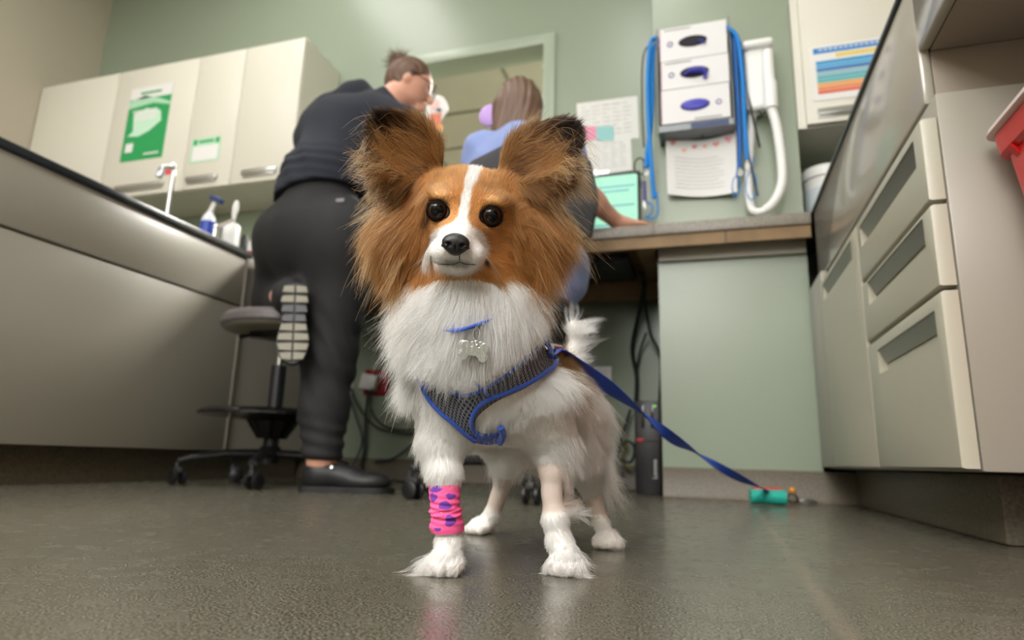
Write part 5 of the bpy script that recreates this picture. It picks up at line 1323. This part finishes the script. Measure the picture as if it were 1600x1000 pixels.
# body
def body_len(P, R_):
    px, py, z = R_['px'], R_['py'], R_['z']; n = len(P); zz_ = P[:, 2]
    ln = np.full(n, .014)
    ruffm = (z < .70)*(py < 600); ln = np.where(ruffm, .024, ln)
    ln = np.where((z < .70) & (py >= 600), .0095, ln)
    legm = zz_ < .13; ln = np.where(legm, .0055, ln); ln = np.where(zz_ < .095, .0032, ln); ln = np.where((z > .78) & (zz_ < .13), .007, ln); ln = np.where((z > .78) & (zz_ < .075), .005, ln)
    ln = np.where(zz_ < .02, .0035, ln)
    ln = np.where((z < .72) & (py > 635) & ((px < 732) | (px > 815)), .0062, ln)
    belly = (z > .68)*(z < .86)*(zz_ > .11)*(zz_ < .17); ln = np.where(belly > 0, .013, ln)
    ln = np.where((z > .8) & (zz_ > .14), .013, ln)
    sh = shaved(P); ln = ln*(1-sh)+.0011*sh
    return ln, sh
def body_d(C): R_ = regions(C); return dn(C)*(~R_['head'] & ~R_['ear'])*(1-.55*shaved(C))*(1+.9*(R_['z'] < .7))*np.where(C[:, 2] < .13, 1.5, 1)
P = sample(BV, BQ, int(150000*FQ), body_d); R_ = regions(P); N = DF.grad(P); ln, sh = body_len(P, R_); px, py, z = R_['px'], R_['py'], R_['z']
under = inpoly(px, py, VPOLY) & (z < .72); ln = np.where(under, .0008, ln); ln = np.where(z < .72, above_cap(P, px, py, ln), ln)
side = (px-740)/120
cb = RT*np.where(z < .72, side*.55, .35)[:, None]-UP*1.0+np.outer(np.where(z > .75, .35, .05), FW)
cb = cb+RT*(.35*wob(P, 60, 3))[:, None]
# paws: hair runs towards the toes
pw = P[:, 2] < .03; cb = np.where(pw[:, None], np.array([-.1, -1, -.35]), cb)
keepb = rng.random(len(P)) > 0
bd = np.linalg.norm(P-np.array(legs['FR'][0][3]), axis=1)
pyb = (py > 752) & (py < 830) & (px < 725) & (z < .7); ln = np.where(pyb, .0008, ln)
lift = np.where(ln < .002, .5, .30); lift = np.where(P[:, 2] < .12, .14, lift)
grow(P, N, cb, ln, lift, np.where(ln > .015, .35, .12), .14, np.where(sh > .5, 0, .55), .009, 6, np.where(sh > .4, .00007, .000125), colvar=.07, wave=.04)
# ruff: long outer layer over the neck and chest, spilling over the harness edge
def ruff_d(C): R_ = regions(C); return dn(C)*(~R_['head'])*(R_['z'] < .72)*(R_['py'] < 592)*(R_['py'] > 415)*(1-inpoly(R_['px'], R_['py'], VPOLY))
P = sample(BV, BQ, int(26000*FQ), ruff_d); N = DF.grad(P); px, py, z = project(P); side = (px-738)/110
cb = RT*(side*.6-.10*(py > 560))[:, None]-UP*1.0+RT*(.9*wob(P, 75, 9))[:, None]
grow(P, N, cb, above_cap(P, px, py, .016+.020*rng.random(len(P))-.004*(py < 455)), .34+.12*np.abs(side), .26, .26, .62, .008, 8, .00013, colvar=.06, wave=.07)
# feathering: forearm backs, thighs, belly, tail, elbow
def feather(n, cen, rad, dirv, L0, L1, lift=.35, droop=.4, r=.00015, clump=.75):
    d = lambda C: (np.linalg.norm(C-cen, axis=1) < rad)*1.0
    P = sample(BV, BQ, n, d); N = DF.grad(P); grow(P, N, np.tile(dirv, (len(P), 1)), L0+(L1-L0)*rng.random(len(P)), lift, droop, .22, clump, .012, 8, r, colvar=.06, wave=.1)
feather(1300, q(928, 660, .89), .045, RT*1.1-UP*.7, .014, .036)
feather(900, q(935, 705, .89), .035, RT*1.2-UP*.7, .02, .048)
feather(260, q(940, 740, .90), .022, RT*1.2-UP*.6, .02, .045)
feather(800, q(822, 680, .78), .04, -UP+RT*.12, .025, .05, .2)
feather(500, q(785, 700, .90), .035, -UP-RT*.1, .015, .03, .2)
feather(500, q(872, 800, .665), .014, RT*1.0+UP*.15+FW*.3, .014, .028, .5, .1)
feather(500, q(650, 700, .655), .03, -RT*.5-UP*.9, .005, .012, .3)
feather(900, q(885, 700, .68), .03, RT*.5-UP*.9, .012, .022, .3)
for c_ in (q(888, 560, .96), q(897, 530, .985), q(895, 507, .985)): feather(330, c_, .02, RT*1.0+UP*.35, .016, .034, .45, .1, .00017)
feather(600, pFR+np.array([-.014, 0, .01]), .016, -RT*.8-FW*.7-UP*.35, .012, .022, .2, .1)
feather(450, pFL+np.array([.006, 0, .01]), .02, RT*.5-FW*.8-UP*.3, .009, .016, .2, .1)
feather(260, pFL+np.array([-.012, 0, .008]), .012, -RT*.7-FW*.6-UP*.3, .008, .014, .2, .1)
feather(300, pHR+np.array([.006, 0, .008]), .018, RT*.5-FW*.8-UP*.3, .006, .012, .2, .1)
# whiskers
for sx in (-1, 1):
    Pw = np.array([HF.hit(722+sx*(26+5*i), 392+4*(i % 3), .45, .7) for i in range(6)]); grow(Pw, nrm(np.tile(hr_*sx+hf*.2, (6, 1))), np.tile(hr_*sx-hu*.3, (6, 1)), .022, .6, .3, .1, 0, .01, 8, .00009, col=L3((235, 230, 220)))
hc = bpy.data.hair_curves.new('fur')
cnt = np.concatenate(HAIR['cnt']); pos = np.concatenate(HAIR['pos']).astype(np.float32)
pos[:, 2] = np.maximum(pos[:, 2], .0008)
hc.add_curves(cnt.tolist()); hc.attributes['position'].data.foreach_set('vector', pos.ravel())
a = hc.attributes.new('radius', 'FLOAT', 'POINT'); a.data.foreach_set('value', np.concatenate(HAIR['rad']).astype(np.float32))
cc = np.concatenate(HAIR['col']); c4 = np.ones((len(cc), 4), np.float32); c4[:, :3] = cc
a = hc.attributes.new('col', 'FLOAT_COLOR', 'CURVE'); a.data.foreach_set('color', c4.ravel())
hc.materials.append(M['fur']); fo = bpy.data.objects.new('fur', hc); COL.objects.link(fo); fo.parent = DOG; fo.matrix_parent_inverse = Matrix.Translation(-Vector(DOG.location))
fo['kind'] = 'stuff'
print('strands', len(cnt))
# ------------------------------------------------------------------ harness, collar, tag, bandage, leash
M['webblue'] = mat('webbing_blue', (34, 78, 178), .6, bump=(900, .4, .0006), sheen=.3)
def mesh_cloth():
    m = mat('harness_mesh', (118, 120, 112), .75); nt = m.node_tree; L = nt.links; b = nt.nodes['Principled BSDF']
    uv = nt.nodes.new('ShaderNodeUVMap'); ds = []
    for off in ((0, 0), (.5, .5)):
        mp = nt.nodes.new('ShaderNodeVectorMath'); mp.operation = 'ADD'; L.new(uv.outputs[0], mp.inputs[0]); mp.inputs[1].default_value = (off[0], off[1], 0)
        fr = nt.nodes.new('ShaderNodeVectorMath'); fr.operation = 'FRACTION'; L.new(mp.outputs[0], fr.inputs[0])
        sb = nt.nodes.new('ShaderNodeVectorMath'); sb.operation = 'SUBTRACT'; L.new(fr.outputs[0], sb.inputs[0]); sb.inputs[1].default_value = (.5, .5, 0)
        ln_ = nt.nodes.new('ShaderNodeVectorMath'); ln_.operation = 'LENGTH'; L.new(sb.outputs[0], ln_.inputs[0]); ds.append(ln_.outputs['Value'])
    mn = nt.nodes.new('ShaderNodeMath'); mn.operation = 'MINIMUM'; L.new(ds[0], mn.inputs[0]); L.new(ds[1], mn.inputs[1])
    r = nt.nodes.new('ShaderNodeMapRange'); r.inputs['From Min'].default_value = .21; r.inputs['From Max'].default_value = .27; L.new(mn.outputs[0], r.inputs['Value'])
    mx = nt.nodes.new('ShaderNodeMix'); mx.data_type = 'RGBA'; mx.inputs['A'].default_value = lin((22, 38, 92)); mx.inputs['B'].default_value = lin((122, 124, 116)); L.new(r.outputs[0], mx.inputs['Factor'])
    L.new(mx.outputs['Result'], b.inputs['Base Color'])
    bp = nt.nodes.new('ShaderNodeBump'); bp.inputs['Strength'].default_value = .8; bp.inputs['Distance'].default_value = .0012; L.new(r.outputs[0], bp.inputs['Height']); L.new(bp.outputs[0], b.inputs['Normal'])
    return m
M['hmesh'] = mesh_cloth()
HN = thing('dog_harness', 'blue-edged grey mesh vest harness on the dog\'s chest', 'harness', q(760, 610, .60))
def bsurf(px, py, off):                       # point on the chest; past its outline keep to the outline itself
    for k in range(40):
        p = BF.hit(px, py, .45, .80, off)
        if float((p-CPOS)@FW) < .735: return p
        px -= 1.0 if px > 700 else -1.0; py += .5
    return p
def rs2(pts, n):
    s = spline([(a, b, 0) for a, b in pts], 12)[:, :2]; l = np.r_[0, np.cumsum(np.linalg.norm(np.diff(s, axis=0), axis=1))]; t_ = np.linspace(0, l[-1], n)
    return np.stack([np.interp(t_, l, s[:, 0]), np.interp(t_, l, s[:, 1])], 1)
def lerp_pairs(pts, n):
    a = np.array(pts, float); s = spline(np.c_[a, np.zeros(len(a))], n)[:, :2]; return s
def patch(name, top, bot, nv, off, m, parent, cell=.0050, th=.0016):
    T_, B_ = lerp_pairs(top, 9), lerp_pairs(bot, 9); nu = len(T_); P = np.zeros((nu, nv, 3))
    for i in range(nu):
        for j in range(nv):
            v = j/(nv-1); p = T_[i]*(1-v)+B_[i]*v; P[i, j] = bsurf(p[0], p[1], off)
    mb = MB(); bm = mb.bm; uvl = bm.loops.layers.uv.new('UVMap')
    N = np.zeros_like(P); N[:] = BF.grad(P.reshape(-1, 3)).reshape(P.shape)
    U = np.r_[0, np.cumsum(np.linalg.norm(np.diff(P[:, nv//2], axis=0), axis=1))]/cell
    Vv = np.linalg.norm(P[:, -1]-P[:, 0], axis=1)/cell*.62
    A_ = [[bm.verts.new(Vector(P[i, j])) for j in range(nv)] for i in range(nu)]; B2 = [[bm.verts.new(Vector(P[i, j]-N[i, j]*th)) for j in range(nv)] for i in range(nu)]
    for i in range(nu-1):
        for j in range(nv-1):
            f_ = bm.faces.new((A_[i][j], A_[i+1][j], A_[i+1][j+1], A_[i][j+1]))
            for lp, (a_, b_) in zip(f_.loops, ((i, j), (i+1, j), (i+1, j+1), (i, j+1))): lp[uvl].uv = (U[a_], b_/(nv-1)*Vv[a_])
            bm.faces.new((B2[i][j], B2[i][j+1], B2[i+1][j+1], B2[i+1][j]))
    for i in range(nu-1):
        bm.faces.new((A_[i][0], B2[i][0], B2[i+1][0], A_[i+1][0])); bm.faces.new((A_[i][-1], A_[i+1][-1], B2[i+1][-1], B2[i][-1]))
    for j in range(nv-1):
        bm.faces.new((A_[0][j], A_[0][j+1], B2[0][j+1], B2[0][j])); bm.faces.new((A_[-1][j], B2[-1][j], B2[-1][j+1], A_[-1][j+1]))
    return mb.build(name, m, parent, True, 60)
patch('chest_panel', VEST_TOP, VEST_BOT, 16, .0045, M['hmesh'], HN)
def onbody(pts, off, n=6): return [bsurf(p[0], p[1], off) for p in rs2(pts, len(pts)*n)]
mb = MB(); mb.tube(onbody([(651, 574), (656, 596), (668, 622), (688, 645), (708, 662), (728, 680), (742, 690)], .0052), .0022, 10)
mb.tube(onbody([(869, 552), (869, 567), (856, 580), (828, 598), (795, 613), (765, 624), (748, 636), (739, 650), (737, 664), (742, 676), (752, 684)], .0052), .0023, 10)
mb.tube(onbody(VEST_TOP, .0052, 4), .0018, 8); mb.build('edge_binding', M['webblue'], HN)
mb = MB(); mb.tube(onbody([(736, 592), (748, 604), (762, 618)], .0058), .0040, 8, flat=.35); mb.build('strap', M['webblue'], HN)
mb = MB(); mb.tube(onbody([(664, 588), (668, 600), (662, 612)], .0058), .0035, 8, flat=.35); mb.build('strap', M['webblue'], HN)
patch('belly_strap', [(738, 672), (752, 678), (770, 680), (787, 675)], [(738, 690), (752, 694), (768, 695), (783, 691)], 6, .0050, M['webblue'], HN)
mb = MB(); mb.tube(onbody([(782, 668), (786, 680), (781, 692)], .006), .0036, 8); mb.build('strap_end', M['webblue'], HN)
mb = MB(); mb.tube(onbody([(849, 523), (857, 530), (860, 543), (861, 556)], .0075), .0042, 10, flat=.5, updir=FW); mb.build('shoulder_tab', M['webblue'], HN)
def settle(p, off):                            # move a point onto the body surface
    for _ in range(25): p = p-BF.grad(p[None])[0]*(BF.ev(p[None])[0]-off)*.8
    return p
s0_, s1_ = bsurf(860, 548, .0055), settle(q(872, 545, .775), .008)
mb = MB(); mb.tube([settle(s0_*(1-a)+s1_*a, .0065) for a in np.linspace(0, 1, 14)], .0058, 10, flat=.3); mb.build('back_strap', M['webblue'], HN)
CO = thing('dog_collar', 'thin blue collar half hidden in the white ruff', 'collar', q(735, 512, .60))
mb = MB(); P = []
for px, py, of in ((668, 500, -.006), (690, 512, .004), (706, 516, .011), (722, 515, .0175), (738, 510, .018), (750, 506, .0135), (768, 498, .006), (795, 486, -.006)): P.append(bsurf(px, py, of))
P = list(spline(P, 5))+[q(770, 470, .68), q(700, 476, .68)]
mb.tube(P, .0040, 10, True, flat=.45); mb.build('band', M['webblue'], CO)
TG = thing('bone_tag', 'silver bone-shaped tag hanging on a ring from the blue collar', 'tag', q(741, 548, .585))
c0 = bsurf(740, 548, .0215); dt = float((c0-CPOS)@FW); g = dt/FPX
rg = MB(); rc = q(744, 522, dt+.001); rg.tube([rc+RT*5.5*g*math.cos(a)+UP*9.5*g*math.sin(a)+FW*.001*math.sin(2*a) for a in np.linspace(0, 2*PI, 24, endpoint=False)], .0006, 8, True); rg.build('split_ring', M['steel'], TG)
rg = MB(); rg.tube([q(744, 509, dt-.002), q(744, 514, dt-.001)], .0011, 8); rg.build('collar_loop', M['steel'], TG)
M['tag'] = mat('tag_silver', (205, 210, 208), .22, .85, bump=(500, .15, .0004))
def bone(cx, cy, s, rot, dz, nm):
    F_ = Field(.0012); ax = RT*math.cos(rot)-UP*math.sin(rot); ay = RT*math.sin(rot)+UP*math.cos(rot); c = q(cx, cy, dt+dz); R_ = np.stack([ax, ay, FW])
    F_.cap(c-ax*12*g*s, c+ax*12*g*s, 7.2*g*s, 7.2*g*s)
    for a_ in (-1, 1):
        for b_ in (-1, 1): F_.ell(c+ax*a_*15*g*s+ay*b_*7.6*g*s, 7.6*g*s)
    F_.cap(c+ay*9*g*s, c+ay*11*g*s, 4.2*g*s, 3.6*g*s)
    V, Q = surface_nets(lambda P: np.maximum(F_.ev(P), np.abs((P-c)@FW)-.0008), c-.026, c+.026, .0005); return grid_mesh(nm, V, Q, M['tag'], TG, 1, 40)
bone(741, 549, 1.0, .16, 0, 'tag_plate'); bone(737, 546, .92, .10, .0024, 'tag_plate')
rg = MB(); rg.tube([q(744+3.2*math.cos(a), 536+3.2*math.sin(a), dt-.001) for a in np.linspace(0, 2*PI, 14, endpoint=False)], .0005, 6, True); rg.build('hole_rim', M['steel'], TG)

# bandage on the front leg
fa, fb = legs['FR'][0][2], legs['FR'][0][4]
bt, bb = q(694, 752, .6385), q(697, 830, .633); axd = (bb-bt)/np.linalg.norm(bb-bt); e1 = nrm(RT-axd*(RT@axd)); e2 = np.cross(axd, e1)
NU, NV = 96, 84; rowsP = np.zeros((NV, NU, 3)); LB = np.linalg.norm(bb-bt)
for j in range(NV):
    v = j/(NV-1); pj = 752+78*v; cx = q(np.interp(pj, (757, 790, 842), (694, 696, 702)), pj, np.interp(pj, (742, 757, 790, 842), (.64, .637, .632, .634)))
    # follow the leg below it
    R0 = .0150+.0006*v+.0007*math.sin(v*9)
    for i in range(NU):
        a_ = 2*PI*i/NU
        wr = .0007*math.sin(v*46+a_*2.0)*math.exp(-((v-.55)/.28)**2)+.0006*math.sin(v*70-a_*3+1)*math.exp(-((v-.62)/.12)**2)
        wr += .0013*math.exp(-((v-.62-.05*math.sin(a_))/.035)**2)-.0011*math.exp(-((v-.70-.04*math.sin(a_+.5))/.03)**2)
        wr += .0022*math.exp(-((v-.90)/.1)**2)*max(0, -math.cos(a_))+.0016*math.exp(-((v-.56)/.05)**2)*max(0, -math.cos(a_-.3))
        rowsP[j, i] = cx+(e1*math.cos(a_)+e2*math.sin(a_))*(R0+wr)
mb = MB(); bm = mb.bm; vv = [[bm.verts.new(Vector(rowsP[j, i])) for i in range(NU)] for j in range(NV)]
for j in range(NV-1):
    for i in range(NU): bm.faces.new((vv[j][i], vv[j][(i+1) % NU], vv[j+1][(i+1) % NU], vv[j+1][i]))
bm.verts.ensure_lookup_table()
M['wrap'] = fieldcol('bandage_pink', rough=.85)
bw_ = M['wrap'].node_tree; tcx = bw_.nodes.new('ShaderNodeTexCoord'); vo = bw_.nodes.new('ShaderNodeTexVoronoi'); vo.inputs['Scale'].default_value = 1500; bw_.links.new(tcx.outputs['Object'], vo.inputs['Vector'])
bpx = bw_.nodes.new('ShaderNodeBump'); bpx.inputs['Strength'].default_value = .35; bpx.inputs['Distance'].default_value = .0004; bw_.links.new(vo.outputs['Distance'], bpx.inputs['Height']); bw_.links.new(bpx.outputs[0], bw_.nodes['Principled BSDF'].inputs['Normal'])
wo = mb.build('leg_bandage', M['wrap'], None, True, 0)
co = np.zeros(len(wo.data.vertices)*3); wo.data.vertices.foreach_get('co', co); co = co.reshape(-1, 3)
ppx, ppy, pz = project(co); front = ((co-(bt+np.outer((co-bt)@axd, axd)))@e2*((-FW)@e2)) > -.004
def heart(x, y): return (x*x+y*y-1)**3-x*x*y*y*y < 0
hm = np.zeros(len(co), bool)
for cx, cy, sx, sy, rt, fr_ in ((683, 763, 8.5, 7.5, -1.2, 1), (704, 777, 7, 4.5, .2, 1), (677, 779, 5, 6.5, .3, 1), (693, 791, 9.5, 6, 1.0, 1), (706, 814, 8.2, 8, -1.5, 1), (684, 828, 5, 2.5, 0, 1), (690, 770, 8, 7.5, .5, 0), (703, 797, 8, 7, 1.5, 0), (686, 815, 8, 7, -.7, 0)):
    x, y = (ppx-cx)/sx, -(ppy-cy)/sy; c_, s_ = math.cos(rt), math.sin(rt); m_ = heart(x*c_-y*s_, x*s_+y*c_); hm |= m_ & (front if fr_ else ~front)
ca = wo.data.color_attributes.new('col', 'FLOAT_COLOR', 'POINT'); cc_ = np.ones((len(co), 4), np.float32); cc_[:, :3] = L3((255, 98, 160)); cc_[hm, :3] = L3((120, 62, 168)); ca.data.foreach_set('color', cc_.ravel())
tag(wo, 'pink self-stick bandage with purple hearts around the dog\'s front leg', 'bandage')

# leash
M['leash'] = mat('leash_blue', (10, 74, 205), .5, bump=(900, .3, .0005))
ip = np.array([(866, 540), (900, 566), (950, 604), (1000, 644), (1050, 684), (1100, 716), (1150, 744), (1190, 763), (1228, 774)], float)
im = spline(np.c_[ip, np.zeros(len(ip))], 10)[:, :2]; l = np.r_[0, np.cumsum(np.linalg.norm(np.diff(im, axis=0), axis=1))]; s_ = l/l[-1]
dd_ = 1/((1/.77)*(1-s_)+(1/2.12)*s_); LP = np.array([q(a, b, d) for (a, b), d in zip(im, dd_)]); LP = LP+(s1_-LP[0])[None]*np.clip(1-s_/.12, 0, 1)[:, None]
ln3 = np.r_[0, np.cumsum(np.linalg.norm(np.diff(LP, axis=0), axis=1))]
LT = thing('leash', 'flat blue nylon leash running twisted from the dog\'s back down to the floor at right', 'leash', LP[0])
an_im = np.interp(im[:, 0], [866, 900, 950, 1002, 1040, 1080, 1120, 1150, 1180, 1228], [1.25, .9, .25, 1.5, 2.75, 4.4, 5.6, 6.3, 7.6, 8.6])
mb = MB(); rows = []
for i in range(len(LP)):
    tn = LP[min(i+1, len(LP)-1)]-LP[max(i-1, 0)]; tn /= np.linalg.norm(tn)
    a = nrm(np.cross(tn, nrm(LP[i]-CPOS))); b = np.cross(tn, a); w_ = a*math.cos(an_im[i])+b*math.sin(an_im[i]); n_ = np.cross(tn, w_); hw, th = .0098, .0009
    rows.append([LP[i]+w_*hw+n_*th, LP[i]+n_*th*1.2, LP[i]-w_*hw+n_*th, LP[i]-w_*hw-n_*th, LP[i]-n_*th*1.2, LP[i]+w_*hw-n_*th])
mb.rings(rows); mb.build('webbing', M['leash'], LT, True, 50)
mb = MB(); mb.tube([LP[0]+np.array([-.006, -.01, 0]), LP[0]+np.array([0.002, .004, 0])], .004, 10); mb.build('snap_hook', M['steel'], LT)
TY = atz(1200, 790, 0)
t = thing('bag_holder', 'small teal and red capsule lying on the floor under the leash end', 'bag holder', TY)
mb = MB(); z0 = .0005
mb.tube([TY+np.array([-.048, 0, .024]), TY+np.array([.050, .014, .024])], .0215, 20); mb.build('body', mat('teal_plastic', (38, 178, 160), .35), t)
mb = MB(); mb.box(tuple(TY+np.array([.004, .03, .036])), (.085, .035, .03), .008, Matrix.Rotation(.14, 3, 'Z')); mb.build('red_cap', mat('toy_red', (214, 34, 44), .4), t)
KY = atz(1240, 788, 0)
t = thing('leash_clip', 'metal clip with a round orange bead on the floor beside the teal capsule', 'clip', KY)
mb = MB(); mb.ell(tuple(KY+np.array([0, .01, .042])), .0095, seg=16); mb.build('bead', mat('bead_orange', (240, 160, 40), .4), t)
mb = MB(); mb.tube(spline([KY+np.array(p) for p in ((-.02, 0, .012), (-.01, .005, .03), (.005, .0, .03), (.012, 0, .012), (.0, -.004, .006))], 5), .004, 8, True); mb.build('swivel', mat('brown_metal', (70, 52, 34), .35, .6), t)
mb = MB(); mb.tube(spline([KY+np.array(p) for p in ((.015, 0, .008), (.035, .004, .014), (.06, .01, .012), (.068, .012, .006), (.04, .002, .005))], 5), .003, 8, True); mb.build('hook', M['steel'], t)
